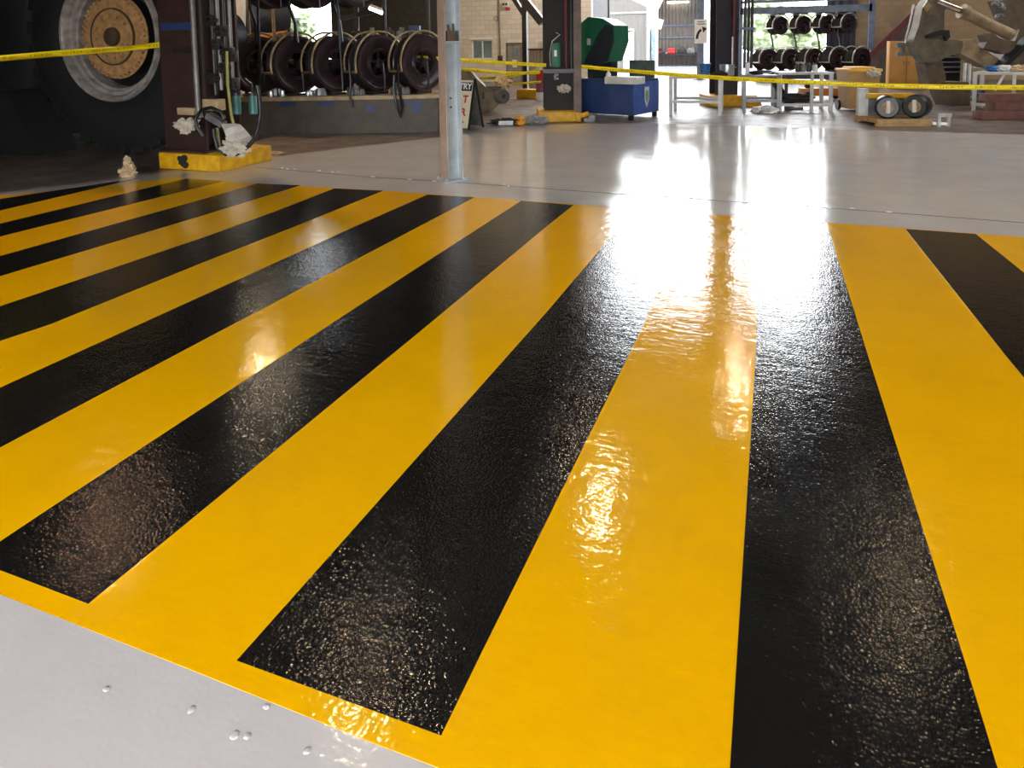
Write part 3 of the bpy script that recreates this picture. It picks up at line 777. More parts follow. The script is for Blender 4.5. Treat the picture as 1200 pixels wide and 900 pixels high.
# clutter on the floor by the middle column
p = G(594, 146)
ct = Th('floor_rags', 'dark heap of rags with a white tin and orange cloth left of middle column', 'rags', p, FACE)
ct.part('dark_rag', MB().blob((.0,0,.05), .28, .15, .07, .6, 11, 4), dkrag)
ct.part('orange_cloth', MB().blob((.25,0,.06), .1, .1, .1, .5, 12, 3), orange)
ct.part('white_tin', MB().tube([(-.15,-.14,.045),(.12,-.16,.045)], .045, 12), white)
solo('rag', MB().blob((0,0,.06), .22, .15, .1, .6, 14, 4), raggrey, 'grey rag heap against the middle yellow plinth', 'rag', G(627, 145), FACE)

# ------------------------------------------------------------------ fittings on the block wall
def wallthing(name, label, cat, px, py):
    p = onv(px, py, BV); return Th(name, label, cat, (p.x, BV, p.z), 0)
t = wallthing('emergency_light', 'white twin-lens emergency light high on the beige block wall', 'lamp', 593, 5)
t.part('housing', MB().box(-.13, .13, -.12, 0, -.13, .13, .02), offw)
for sx in (-.06, .06): t.part('lens', MB().lathe([(0,.02),(.045,.015),(.05,0),(0,0)], 16, Matrix.Translation((sx,-.12,0)) @ Matrix.Rotation(PI/2, 4, 'X')), blackm)
t = wallthing('wall_sign', 'small red notice under the emergency light on the block wall', 'sign', 595, 10.5)
t.part('plate', MB().box(-.1, .1, -.012, 0, -.07, .07), redbar)
t = wallthing('wall_conduit', 'grey conduit with switch box running up the beige block wall', 'conduit', 587, 68)
t.part('pipe', MB().tube([(-.02,-.04,.1),(-.05,-.04,3.2)], .035, 10), conduit)
t.part('switch_box', MB().box(-.1, .08, -.1, 0, -.13, .1, .01), darkpipe)
t.part('cable_loop', MB().tube([(-.05+.1*math.cos(a*PI/6)-.12, -.05, 1.65+.1*math.sin(a*PI/6)) for a in range(12)], .012, 6, True), darkpipe)
fr = Th('braced_upright', 'dark steel upright with diagonal braces before the block wall door', 'steel frame', (onv(615.5, 60, 19.0).x, 19.0, 0), 0)
fx = fr.x(615.5, 60)
fr.part('upright', MB().box(fx-.07, fx+.07, -.07, .07, 0, 6), darkpipe)
a, c = fr.q(614, 17), fr.q(598, -8); fr.part('brace', MB().beam(a, c, .12), darkpipe)
a, c = fr.q(608, -8), fr.q(636, 27); fr.part('brace', MB().beam(a, c, .22), darkpipe)
yb = G(620, 116)
t = Th('concrete_barrier', 'yellow painted block at the foot of the dark steel upright', 'block', yb, 0)
x0, x1 = t.x(605,112), t.x(634,112); zt = t.z(105, 620)
t.part('block', MB().box(x0, x1, .0, .5, 0, zt, .03), plinthm)
bb = G(633, 118)
t = Th('striped_bollard', 'red and white bollard just left of the middle column', 'bollard', bb, FACE)
rr = .11; hs = [t.z(y, 633) for y in (118, 108, 93, 82, 74)]
for i, (a, c) in enumerate(zip(hs, hs[1:])):
    t.part('band', MB().lathe([(0,a),(rr,a),(rr,c),(0,c)], 20), (white, mat('plum', (150,70,96), .5), redbar, white)[i], label=('white band','purple band','red band','white band')[i])
t = Th('wall_cabinet', 'grey ribbed cabinet behind the steel upright', 'cabinet', (onv(625, 70, 22.0).x, 22.0, 0), 0)
x0, x1 = t.x(617.5,80), t.x(640,80)
t.part('body', MB().box(x0, x1, .2, .7, 0, t.z(59,625)), ribbed('ribbed_grey', (156, 146, 140), .12))
t.part('top', MB().box(x0-.03, x1+.03, .15, .75, t.z(59,625), t.z(57,625)), darkpipe)
t = Th('tarpaulin_box', 'white box on the grey ribbed cabinet beside middle column', 'box', (onv(632, 60, 22.0).x, 22.15, 2*0 + t.z(57,625)), 0)
t.part('body', MB().box(-.1, .25, 0, .25, 0, .2, .01), offw); t.part('lid', MB().box(-.11, .26, -.01, .26, .2, .23, .005), offw)

# ------------------------------------------------------------------ middle column
mc = G(663, 143)
c2 = Th('steel_column', 'dark brown middle column with green box and pipes beside blue parts washer', 'column', (mc.x, mc.y + .35, 0), FACE)
x0, xm, x1 = c2.x(638,100), c2.x(672,100), c2.x(681,100)
c2.part('flange', MB().box(x0, xm, .0, .05, .12, CEIL-.02), col2m)
c2.part('flange', MB().box(x0, xm, .5, .55, .12, CEIL-.02), col2m)
c2.part('web', MB().box((x0+xm)/2-.03, (x0+xm)/2+.03, .05, .5, .12, CEIL-.02), col2m)
c2.part('side_plate', MB().box(xm, x1, -.06, .5, .12, CEIL-.02), tanface, label='lighter brown side plate')
q = c2.q(663, 0, -.05)
for i, pxx in enumerate((663, 669)): c2.part('riser_pipe', MB().tube([(c2.x(pxx,60),-.05,c2.z(82,663)),(c2.x(pxx,60),-.05,7)], .03, 10), darkpipe if i else redrail)
a = c2.z(82, 655); c2.part('collar', MB().box(x0-.02, xm+.02, -.08, 0, a-.06, a+.02), darkpipe)
a, c = c2.q(646, 79, -.02), c2.q(656, 50, -.02)
hb = Th('hose_box', 'green fire hose cabinet with white straps fixed to middle column', 'hose box', c2.loc + Matrix.Rotation(c2.rz, 3, 'Z') @ Vector(((a.x+c.x)/2, -.002, a.z)), FACE)
wd, hh = (c.x-a.x)/2, c.z-a.z
hb.part('body', MB().box(-wd, wd, -.14, -.0, 0, hh, .03), green)
hb.part('strap', MB().tube([(-wd-.02,-.1,.02),(-wd-.03,-.1,hh*.6),(-wd+.02,-.12,hh+.03),(wd,-.1,hh+.16),(wd-.08,-.1,hh+.2)], .012, 6), rag)
hb.part('tag', MB().box(-wd*.4, wd*.2, -.146, -.14, hh*.45, hh*.7), white, label='white tag')
q = c2.q(661, 104, -.06)
solo('rag', MB().blob((0,0,0), .12, .06, .075, .6, 21, 4), rag, 'white rag hung low on the front of the middle column', 'rag', c2.loc + Matrix.Rotation(c2.rz, 3, 'Z') @ q, FACE)
q = c2.q(652, 88, -.05)
solo('cable_clips', MB().blob((0,0,0), .05, .04, .03, .5, 3, 2).blob((.0,0,-.07), .05, .04, .03, .5, 4, 2).blob((-.03,0,-.035), .03, .03, .02, .4, 5, 2), raggrey, 'small grey clips below the green box on middle column', 'clips', c2.loc + Matrix.Rotation(c2.rz, 3, 'Z') @ q, FACE)
t = Th('column_plinth', 'long yellow plinth under the brown middle column', 'plinth', mc, FACE)
t.part('block', MB().box(t.x(631,140), t.x(677,140), .0, 1.0, 0, t.z(131,660), .03), plinthm)
t.part('end_block', MB().box(t.x(674.5,140), t.x(681,140), -.04, .5, 0, t.z(132,678), .02), plinthm)
p = G(690, 142)
t = Th('valve_coupling', 'yellow coupling with grey pipe end beside the middle yellow plinth', 'pipe fitting', p, FACE)
t.part('body', MB().tube([t.q(681,136),t.q(690,133.5)], .06, 12), plinthm)
t.part('pipe_end', MB().lathe([(0,-.04),(.09,-.04),(.1,.0),(.06,.05),(0,.05)], 16, Matrix.Translation(t.q(693,138)) @ Matrix.Rotation(PI/2, 4, 'X')), greym)
t.part('foot', MB().box(-.1, .1, -.05, .05, 0, .06), greym)

# ------------------------------------------------------------------ blue parts washer
ca, cb, cd = G(684,137), G(741,141.5), G(769,138)
t = Th('parts_washer', 'blue parts washer tank with open green lid right of middle column', 'parts washer', cb, FACE - .66)
def to(th, p): v = th.R @ (Vector(p) - th.loc); return v
A_, D_ = to(t, ca), to(t, cd)
lx = A_.x - .35
zt = t.z(94, 741); bxw = .78; dpt = 1.15
t.part('tank', MB().box(lx, 0, 0, dpt, .1, zt, .015), bluebox)
# right end cabinet is the tank end: angled panel with emblem
en = MB().box(0, .02, .02, dpt-.02, .1, zt-.05, .005)
t.part('end_panel', en, mat('washer_blue_light', (58, 88, 152), .45))
for sx in (lx+.06, -.06):
    for sy in (.06, dpt-.06): t.part('leg', MB().box(sx-.04, sx+.04, sy-.04, sy+.04, 0, .1), blackm)
sh = [(0,.2),(.09,.2),(.1,.05),(.09,-.08),(.0,-.22),(-.09,-.08),(-.1,.05),(-.09,.2)]
mb = MB(); yc = dpt*.5; zc = zt*.55
mb.prism(sh, -.002, .004)
em = mb.build('emblem', offw, t.e); em.location = (.024, yc, zc); em.rotation_euler.z = PI/2; em['label'] = 'white shield emblem'
em2 = MB().prism([(x*.6, z*.6) for x, z in sh], -.006, -.002).build('emblem_core', mat('emblem_green', (120,150,110), .5), em)
t.part('work_shelf', MB().box(-.5, .2, -.22, .15, zt-.07, zt+.07, .008), offw)
a = t.z(72, 725)
t.part('splash_back', MB().box(-.62, -.05, dpt-.12, dpt-.06, zt, a, .008), mat('grey_green', (86,100,92), .5))
# green lid: folded hood opened upwards
lo = [(lx+.02, zt+.0)]
pl_ = t.poly([(672,76),(672,40),(695,20),(712,22),(725,30),(726,48),(718,72),(695,76)], .55)
t.part('lid', MB().prism(pl_, .35, .95), greenlid)
pi_ = t.poly([(690,74),(697,60),(708,38),(716,29),(724,31),(725,48),(718,71),(705,76)], .55)
t.part('lid_lining', MB().prism(pi_, .335, .352), liddark, label='dark inside of lid')
a = t.q(690,49,.33); t.part('latch', MB().box(a.x-.04, a.x+.04, .31, .35, a.z-.07, a.z+.07, .01), offw)
t.part('lid_post', MB().box(*sorted((t.x(690,80,.55), t.x(718,80,.55))), .5, .75, zt, t.z(72,700,.55)), liddark)
a = t.q(711.5, 93, .2)
bt = Th('spray_bottle', 'white bottle standing on the blue parts washer', 'bottle', t.loc + Matrix.Rotation(t.rz, 3, 'Z') @ Vector((a.x, .25, zt)), 0)
bt.part('body', MB().lathe([(0,0),(.05,0),(.055,.02),(.055,.1),(.02,.16),(.02,.19),(0,.19)], 16), white); bt.part('cap', MB().lathe([(0,.24),(.022,.24),(.022,.19),(0,.19)], 12), bluebox)

# ------------------------------------------------------------------ yard beyond the open end: office, shed, tree
clad = ribbed('white_cladding', (118, 117, 115), .3)
OV = 37.0
ofx0, ofx1 = onv(706,60,OV).x, onv(759.5,60,OV).x
t = Th('site_office', 'white ribbed site office with low gable roof beyond the blue washer', 'office', (ofx0, OV, 0), 0)
W_ = ofx1 - ofx0; hz_ = t.z(9, 757); hp_ = t.z(-9, 715)
t.part('front_wall', MB().prism([(0,0),(W_,0),(W_,hz_),(W_*.3,hp_),(0,hz_+.3)], 0, 3.5), clad)
t.part('roof', MB().beam((W_+.25,1.7,hz_-.06),(W_*.3,1.7,hp_+.06), 3.8, .08, (0,1,0)).beam((W_*.3,1.7,hp_+.06),(-.3,1.7,hz_+.2), 3.8, .08, (0,1,0)), white)
a, c = t.q(731,94), t.q(743,34)
d2 = t.part('door', MB().box(a.x, c.x, -.06, -.0, .05, c.z, .01), white)
t.part('door_closer', MB().box(c.x-.35, c.x-.05, -.1, -.06, c.z-.15, c.z-.06), greym, d2)
t.part('corner_trim', MB().box(W_-.06, W_+.06, -.06, .06, 0, hz_), white)
t.part('wall_rail', MB().box(0, W_, -.03, 0, hz_-.28, hz_-.2), offw)
a = t.z(25, 760); t.part('awning', MB().beam((W_,-.1,a),(W_+.75,-.1,a-.2), .5, .05, (0,1,0)), white)
t.part('side_window', MB().box(W_+.06, W_+.1, .5, 1.6, .6, 2.3), glass)
shed = ribbed('shed_sheeting', (120, 112, 104), .22)
SV = 46.0
t = Th('machinery_shed', 'open grey corrugated shed with wall rails beyond the site office', 'shed', (onv(764,60,SV).x, SV, 0), 0)
x1 = t.x(822, 60)
t.part('rear_wall', MB().box(-.3, x1+.6, 0, .1, 0, 5.2), shed)
t.part('side_wall', MB().box(-.4, -.3, -3.0, .1, 0, 5.2), mat('shed_side', (62, 70, 96), .6))
t.part('side_wall', MB().box(x1+.6, x1+.7, -3.0, .1, 0, 5.2), mat('shed_side', (62, 70, 96), .6))
t.part('roof', MB().box(-.5, x1+.8, -3.4, .2, 5.2, 5.3), darkshed)
for py in (30, 44, 62, 77): t.part('wall_rail', MB().box(-.3, x1+.6, -.12, 0, t.z(py,790)-.04, t.z(py,790)+.04), bluegrey)
t.part('strip_light', MB().tube([(t.x(782,3,-.3),-.3,t.z(3,785,-.3)),(t.x(807,3,-.3),-.3,t.z(3,785,-.3))], .05, 8), lampglow)
t.part('work_bench', MB().box(.2, x1+.3, -.9, -.1, .75, .85).box(.25, .35, -.85, -.75, 0, .75).box(x1, x1+.1, -.85, -.75, 0, .75), darkpipe)
for i, (px, mm, lb) in enumerate(((772, redrail, 'red machine block on the shed bench, left of the row'), (787, redbar, 'bright red machine block on the shed bench'), (799, darkpipe, 'dark motor on the shed bench'), (810, greym, 'grey vice on the shed bench, right end'))):
    s = Th('bench_tool', lb, 'tool', (t.loc.x + t.x(px, 85, -.5), SV-.5, .85), 0)
    s.part('body', MB().box(-.25, .25, -.2, .2, 0, .2+.05*i, .04).tube([(-.2,-.1,.3),(.2,-.1,.3)], .09, 10), mm)
    s.part('handle', MB().tube([(0,-.1,.3),(.05,-.15,.55)], .025, 8), greym)
for px, lb in ((783, 'left blue fitting on the shed wall rail'), (812, 'right blue fitting on the shed wall rail')):
    s = Th('rail_fitting', lb, 'fitting', (t.loc.x + t.x(px, 62), SV-.14, t.z(62, px)), 0)
    s.part('body', MB().box(-.2, .2, -.2, 0, -.1, .12, .03).tube([(-.3,-.1,0),(.3,-.1,0)], .05, 8), bluebox); s.part('cover', MB().box(-.12, .12, -.23, -.19, -.06, .08, .01), offw)
# bright rendered wall of the next building
wb = onv(831, 60, 37.0)
t = Th('white_pier', 'bright white wall pier right of the direction sign', 'wall pier', (wb.x, 37.0, 0), 0)
t.part('shaft', MB().box(t.x(825.5,60), t.x(842,60), 0, .6, 0, 5.2), white); t.part('cap', MB().box(t.x(824,60), t.x(843,60), -.06, .66, 5.2, 5.3), white)
p = onv(821, 60, 29.2)
t = Th('sign_post', 'blue grey post carrying the curved arrow sign', 'post', (p.x, 29.2, 0), 0)
t.part('shaft', MB().box(-.13, .13, -.1, .1, 0, 7.5), bluegrey); t.part('base_plate', MB().box(-.25, .25, -.22, .22, 0, .03), bluegrey)
a, c = onv(813.7, 51, 29.05), onv(829, 22.5, 29.05)
s = Th('direction_sign', 'white sign with black arrow curving right on the blue grey post', 'sign', ((a.x+c.x)/2, 29.08, (a.z+c.z)/2), 0)
hw_, hh_ = (c.x-a.x)/2, (c.z-a.z)/2
s.part('plate', MB().box(-hw_, hw_, -.02, .0, -hh_, hh_, .006), white)
ar = []; inn = []
for i in range(9):
    an = PI - i/8*PI/2*.85
    ar.append((.05 + .27*math.cos(an)+.02, -.3 + .42*math.sin(an))); inn.append((.05 + .17*math.cos(an)+.02, -.3 + .32*math.sin(an)))
s.part('arrow', MB().prism(ar + inn[::-1], -.028, -.02).prism([(.05,.2),(.24,.12),(.09,-.06)], -.028, -.02), blackm)
s.part('print_line', MB().box(-.13, .13, -.026, -.02, .37, .41).box(-.16, .16, -.026, -.02, .28, .32), greym, label='two short grey lines of print')
# trees seen through the opening
def tree(px, v, h, r, lb, seed):
    p = onv(px, 60, v); t = Th('tree', lb, 'tree', (p.x, v, 0), 0)
    t.part('trunk', MB().tube([(0,0,0),(.1,0,h*.4),(-.05,.1,h*.8)], [.22,.17,.08], 10), bark)
    mb = MB(); rnd = random.Random(seed)
    for i in range(16):
        a = rnd.uniform(0, 2*PI); q = rnd.uniform(0, r*.75); mb.blob((q*math.cos(a), q*math.sin(a), h*rnd.uniform(.35,1)), r*.45, r*.45, r*.38, .6, seed+i, 3, 3.)
    t.part('crown', mb, leaf)
tree(889, 46, 4.6, 1.6, 'pale green tree outside, left in the bright opening', 1)
tree(922, 50, 3.4, 2.0, 'pale green tree outside behind the far hose reels', 2)
tree(346, 36, 3.6, 1.3, 'green tree outside seen between the left hose reels', 5)

# ------------------------------------------------------------------ right column
rc = G(858, 125)
c3 = Th('steel_column', 'dark blue brown column right of the arrow sign behind white tables', 'column', (rc.x, rc.y + .3, 0), FACE)
x0, x1 = c3.x(839,80), c3.x(865,80)
c3.part('flange', MB().box(x0, x1, 0, .05, .1, CEIL-.02), col3m)
c3.part('flange', MB().box(x0, x1, .5, .55, .1, CEIL-.02), col3m)
c3.part('web', MB().box((x0+x1)/2-.03, (x0+x1)/2+.03, .05, .5, .1, CEIL-.02), col3m)
for pxx, mm in ((860, redrail), (873, darkpipe), (877, darkpipe), (881, darkpipe)):
    c3.part('riser_pipe', MB().tube([(c3.x(pxx,40,-.04),-.04,c3.z(80,pxx,-.04)),(c3.x(pxx,40,-.04),-.04,7)], .035, 10), mm)
a, c = c3.q(866, 35, -.02), c3.q(884, 32, -.02); c3.part('pipe_clamp', MB().box(x1-.02, c.x, -.08, .0, a.z, c.z), bluegrey)
a, c = c3.q(858, 83, -.06), c3.q(861, 43, -.06); c3.part('conduit', MB().tube([(a.x,-.06,a.z),(a.x,-.06,c.z)], .02, 8), bailw)
t = Th('column_plinth', 'yellow plinth under the blue brown column behind the white tables', 'plinth', rc, FACE)
t.part('block', MB().box(t.x(831,120), t.x(888,120), .0, .9, 0, t.z(112,860), .03), plinthm)
t.part('sloped_end', MB().prism(t.poly([(874,125.5),(893,125.5),(890,118),(884,114),(874,114)]), -.06, .6), plinthm)

# ------------------------------------------------------------------ white steel tables
def table(lb, b0, b1, ytop, yr, depth, bx, material=offw, legs=None):
    g0, g1 = G(*b0), G(*b1); d = g1 - g0
    t = Th('steel_table', lb, 'table', g0, math.atan2(d.y, d.x)); L_ = d.length
    zt_ = t.z(ytop, b0[0]); zr_ = t.z(yr, b0[0])
    t.part('top', MB().box(-.04, L_+.04, -.04, depth+.04, zt_-.05, zt_, .006), material)
    for xx_ in (0, L_):
        for yy_ in (0, depth): t.part('leg', MB().box(xx_-.035, xx_+.035, yy_-.035, yy_+.035, 0, zt_-.05), material)
    for yy_ in (0, depth): t.part('rail', MB().box(0, L_, yy_-.02, yy_+.02, zr_-.03, zr_+.03), material)
    return t, zt_
t1, z1 = table('longest white steel table with blue bucket in front of the arrow sign', (786,135), (843.5,136), 89.5, 119, 1.0, 0)
t2, z2 = table('white steel table between the long table and far reels', (872,131), (912,131.5), 88, 118, .8, 0, greym)
t3, z3 = table('white steel table with slatted legs left of the tan wheelie bin', (913.5,131), (973,131), 85, 123, .7, 0)
for px in (942,): 
    a = t3.x(px+.0,110); t3.part('leg', MB().box(a+.13, a+.19, -.03, .03, 0, z3-.05), offw)
a = t3.x(941,110); t3.part('leg', MB().box(a-.3, a-.24, .3, .36, 0, z3-.05), darkpipe)
def ont(t, px, dy, z): p = t.q(px, 80, dy); return t.loc + Matrix.Rotation(t.rz, 3, 'Z') @ Vector((p.x, dy, z))
s = Th('bucket', 'blue bucket on the long white table below the arrow sign', 'bucket', ont(t1, 826, .5, z1), FACE)
s.part('body', MB().lathe([(0,0),(.085,0),(.115,.23),(.125,.235),(.125,.25),(.108,.25),(.08,.015),(0,.015)], 24), bucketb)
s.part('handle', MB().tube([(.12*math.cos(a*PI/8), -.02, .24+.0+.05*math.sin(a*PI/8)) for a in range(9)], .006, 6), silver)
s = Th('stock_pot', 'silver pot on the table in front of the right column', 'pot', ont(t1, 852, .4, z1), FACE)
s.part('body', MB().lathe([(0,0),(.14,0),(.15,.02),(.15,.22),(.16,.23),(.145,.23),(.14,.03),(0,.03)], 28), silver)
s.part('handle', MB().tube([(.15,0,.17),(.2,0,.17),(.2,.05,.17),(.15,.05,.17)], .008, 6), silver)
s = Th('paint_tin', 'small white tin beside the silver pot on the table', 'tin', ont(t2, 876, .3, z2), FACE)
s.part('body', MB().lathe([(0,0),(.05,0),(.05,.26),(.045,.27),(0,.27)], 16), white); s.part('rim', MB().lathe([(.052,.25),(.055,.26),(.052,.275),(.045,.27)], 16, None, True), silver)
for px, t_, z_, lb, sd, sz in ((841,t1,z1,'dark cloth heap on the long table by column',31,.16),(846,t1,z1,'low black rag on the long table below silver pot',32,.12),(886,t2,z2,'black oily rag on the middle table',33,.13)):
    solo('rag', MB().blob((0,0,sz*.3), sz, sz*.7, sz*.35, .6, sd, 3), dkrag, lb, 'rag', ont(t_, px, .25, z_), FACE)
for px, lb, mm in ((935,'dark jar on the slatted table, leftmost of the jars',darkpipe),(941,'grey jar on the slatted table, in the middle',greym),(948,'dark green jar on the slatted table',hose),(955,'pale jar on the slatted table, rightmost of the jars',offw)):
    s = Th('jar', lb, 'jar', ont(t3, px, .35, z3), FACE, 'jars on the slatted table')
    s.part('body', MB().lathe([(0,0),(.05,0),(.055,.02),(.055,.12),(.04,.15),(0,.15)], 14), mm); s.part('lid', MB().lathe([(0,.18),(.042,.18),(.042,.15),(0,.15)], 14), darkpipe)
# leaning dark bar and clutter under the tables
a, c = G(927, 128), Wd(902, 86, 15.2)
solo('steel_bar', MB().beam((0,0,.03), c - a, .1, .12).box(-.1,.25,-.1,.1,0,.06,.01), darkpipe, 'dark bar leaning against the slatted white table', 'bar', a)
solo('rag', MB().blob((0,0,.05), .25, .2, .09, .5, 35, 3), offw, 'pale rag on the floor under the middle table', 'rag', G(896, 132), FACE)
s = Th('tool_case', 'black case on the lower rail of slatted table', 'case', ont(t3, 935, .35, t3.z(123, 913)+.03), FACE)
s.part('body', MB().blob((0,0,.09), .38, .2, .1, .5, 41, 3), dkrag)

# ------------------------------------------------------------------ far bank of reels
fp = onv(950, 94, 28.3)
fb = Th('reel_bench', 'far low dark bench carrying the backlit hose reels', 'bench', (fp.x, 28.0, 0), 0)
x0, x1 = fb.x(886,90), fb.x(1014,90); zb = fb.z(84, 950)
fb.part('cabinet', MB().box(x0, x1, 0, .8, .1, zb-.05), darkpipe); fb.part('top', MB().box(x0-.05, x1+.05, -.04, .84, zb-.05, zb, .01), greym)
fb.part('leg', MB().box(x0+.05, x0+.15, .05, .15, 0, .1), darkpipe); fb.part('leg', MB().box(x1-.15, x1-.05, .05, .15, 0, .1), darkpipe)
names = ['leftmost','second','third','fourth','rightmost']
fproto = None
for i, px in enumerate((896, 922, 949, 977, 1004)):
    x = fb.loc.x + fb.x(px, 75, .4); lb = names[i] + ' of the five backlit hose reels on the far bench'
    if fproto is None:
        fproto = make_reel('hose_reel', lb, .4, .5, 'hose reels on the far bench', bailw); fproto.e.location = (x, 28.4, zb); fproto.e.rotation_euler.z = -.9
    else: dup(fproto.e, (x, 28.4, zb), -.9, lb)
fr = Th('gantry_frame', 'blue grey steel gantry frame over the far hose reels', 'gantry', (fp.x, 28.6, 0), 0)
a = fr.z(11, 1000); xg0, xg1 = fr.x(868, 10), fr.x(1021, 40)
fr.part('cross_beam', MB().box(xg0, xg1, -.1, .1, a-.08, a+.18), bluegrey)
fr.part('cross_beam', MB().box(xg0, xg1, -.1, .1, fr.z(2,920)-.02, fr.z(2,920)+.08), bluegrey)
fr.part('post', MB().box(xg1-.1, xg1+.1, -.1, .1, 0, 5), bluegrey)
fr.part('post', MB().box(xg0-.08, xg0+.08, -.1, .1, 0, 5), bluegrey)
fh = None
for i, px in enumerate((911, 938, 965, 990)):
    x = fr.loc.x + fr.x(px, 30); lb = ('leftmost','second','third','rightmost, least lit')[i] + ' of the four dark reels hanging from the gantry'
    if fh is None:
        fh = make_reel('hose_reel', lb, .34, .42, 'hose reels hanging from the gantry', bailw, hang=True); fh.e.location = (x, 28.6, a-.08); fh.e.rotation_euler.z = -.9
    else: dup(fh.e, (x, 28.6, a-.08), -.9, lb)
t = Th('sliding_door', 'dark door leaf behind the right end of the far reels', 'door', (ox1, ENDV-.25, 0), 0)
t.part('leaf', MB().box(-.05, onv(1001,60,ENDV).x-ox1, 0, .12, 0, 8), ribbed('door_sheet', (58,54,66), .3)); t.part('handle', MB().box(.15, .2, -.06, 0, 1.0, 1.3), greym)

# ------------------------------------------------------------------ right: bin, cupboard, drums, arm, trolley
bb = G(1009, 131)
t = Th('wheelie_bin', 'tan wheelie bin with raised yellow lid beside the slatted table', 'bin', bb, FACE - .1)
w0, w1 = t.x(994.5,128), t.x(1026,128); w2, w3 = t.x(993,92), t.x(1031,92); zl = t.z(93, 1010); zm = t.z(84, 1010)
def tap(x0,x1,y0,y1,z0,x2,x3,y2,y3,z1): 
    return MB()._add([(x0,y0,z0),(x1,y0,z0),(x1,y1,z0),(x0,y1,z0),(x2,y2,z1),(x3,y2,z1),(x3,y3,z1),(x2,y3,z1)], ((3,2,1,0),(4,5,6,7),(0,1,5,4),(1,2,6,5),(2,3,7,6),(3,0,4,7)))
t.part('body', tap(w0,w1,0,.55,.06,w2,w3,-.06,.65,zm), binm)
t.part('lid', MB().box(w2-.02, w3+.02, -.1, .7, zm, zm+.06, .02).box(w2+.1, w3-.1, -.05, .6, zm+.05, zm+.1, .03), binl)
t.part('handle', MB().tube([(w2+.05,.72,zm-.02),(w3-.05,.72,zm-.02)], .025, 8), binl)
for xx_ in (w0-.02, w1-.03): t.part('wheel', MB().lathe([(0,.03),(.1,.03),(.11,.01),(.11,-.03),(0,-.03)], 20, Matrix.Translation((xx_,.55,.11)) @ Matrix.Rotation(PI/2, 4, 'Y')), hose)
a = t.q(1019, 116, -.01); t.part('label', MB().box(a.x-.07, a.x+.07, -.075, -.03, a.z-.04, a.z+.05), mat('pale_tan_label',(200,172,130),.6))
a = t.q(1021, 88); solo('rag', MB().blob((0,0,.0), .14, .08, .08, .6, 44, 3), rag, 'white paper draped over the rim of the wheelie bin', 'rag', t.loc + Matrix.Rotation(t.rz,3,'Z') @ Vector((a.x,-.12,zm-.03)), FACE)
cp = onv(1060, 60, 24.0)
t = Th('cupboard', 'orange tan double door cupboard behind the machine arm', 'cupboard', (cp.x, 24.0, 0), 0)
x0, x1, zt = t.x(1042,70), t.x(1083,70), t.z(48, 1060)
t.part('carcass', MB().box(x0, x1, 0, .6, 0, zt, .01), cupb)
for a, c in ((x0+.02,(x0+x1)/2-.01),((x0+x1)/2+.01,x1-.02)): d = t.part('door', MB().box(a, c, -.03, 0, .08, zt-.03, .005), cupb); t.part('knob', MB().box((x0+x1)/2-.08 if a < (x0+x1)/2-.1 else (x0+x1)/2+.05, (x0+x1)/2-.05 if a < (x0+x1)/2-.1 else (x0+x1)/2+.08, -.06, -.03, zt*.5, zt*.5+.12), greym, d)
t = Th('stair_stringer', 'oxide red stair stringer rising along the tan block wall', 'stair', (onv(1045,50,27).x, 27.0, 0), 0)
pts = t.poly([(1019,62),(1066,16),(1110,-27),(1110,-18),(1066,26),(1022,68)])
t.part('stringer', MB().prism(pts, 0, .1), redrail)
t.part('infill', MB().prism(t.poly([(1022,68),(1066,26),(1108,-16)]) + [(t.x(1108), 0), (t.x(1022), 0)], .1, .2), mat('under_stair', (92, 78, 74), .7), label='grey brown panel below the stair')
pe = G(1065, 148)
t = Th('engine_pallet', 'tan pallet crate with yellow rail holding two black drums', 'pallet', pe, FACE - .05)
x0, x1 = t.x(1028,146), t.x(1092,146); zp = t.z(140, 1060)
t.part('deck', MB().box(x0, x1, 0, .9, .05, zp, .01), pallet)
t.part('runner', MB().box(x0, x1, 0, .1, 0, .05), pallet); t.part('runner', MB().box(x0, x1, .8, .9, 0, .05), pallet)
zc_ = t.z(114, 1060)
t.part('rear_panel', MB().box(x0-.02, x1+.02, .7, .8, zp, zc_-.06, .01), greym)
t.part('rail', MB().box(x0+.1, x1+.02, .66, .84, zc_-.07, zc_+.02, .01), plinthm, label='yellow top rail')
t.part('post', MB().box(x0-.03, x0+.15, .68, .78, zp, zc_+.12, .01), offw); t.part('post', MB().box(x1-.06, x1+.04, .66, .76, zp, zc_, .01), offw)
t.part('front_frame', MB().beam((x1+.0,-.02,.05),(x1+.22,-.1,.05),.05).beam((x1+.22,-.1,0),(x1+.22,-.1,.2),.05).beam((x1+.06,-.1,0),(x1+.06,-.1,.22),.05).beam((x1+.04,-.1,.2),(x1+.26,-.1,.2),.06), bailw)
for px, lb, rr_ in ((1040,'left black drum with tan centre on the pallet',.2),(1075.5,'right black drum with tilted tan face on the pallet',.21)):
    a = t.q(px, 130, .25)
    s = Th('brake_drum', lb, 'drum', t.loc + Matrix.Rotation(t.rz,3,'Z') @ Vector((a.x, .28, zp)), FACE - .4 if px < 1060 else FACE - .75)
    A = Matrix.Translation((0,0,rr_)) @ Matrix.Rotation(PI/2, 4, 'X')
    s.part('shell', MB().lathe([(.1,.17),(rr_*.85,.17),(rr_,.13),(rr_,-.15),(rr_*.9,-.17),(0,-.17)], 32, A), hose)
    s.part('face', MB().lathe([(0,.2),(rr_*.3,.2),(rr_*.34,.165),(rr_*.72,.165),(rr_*.74,.12),(0,.12)], 28, A), pallet)
    s.part('bracket', MB().box(-.03, .03, -.24, -.16, rr_-.1, rr_+.12, .01), offw)
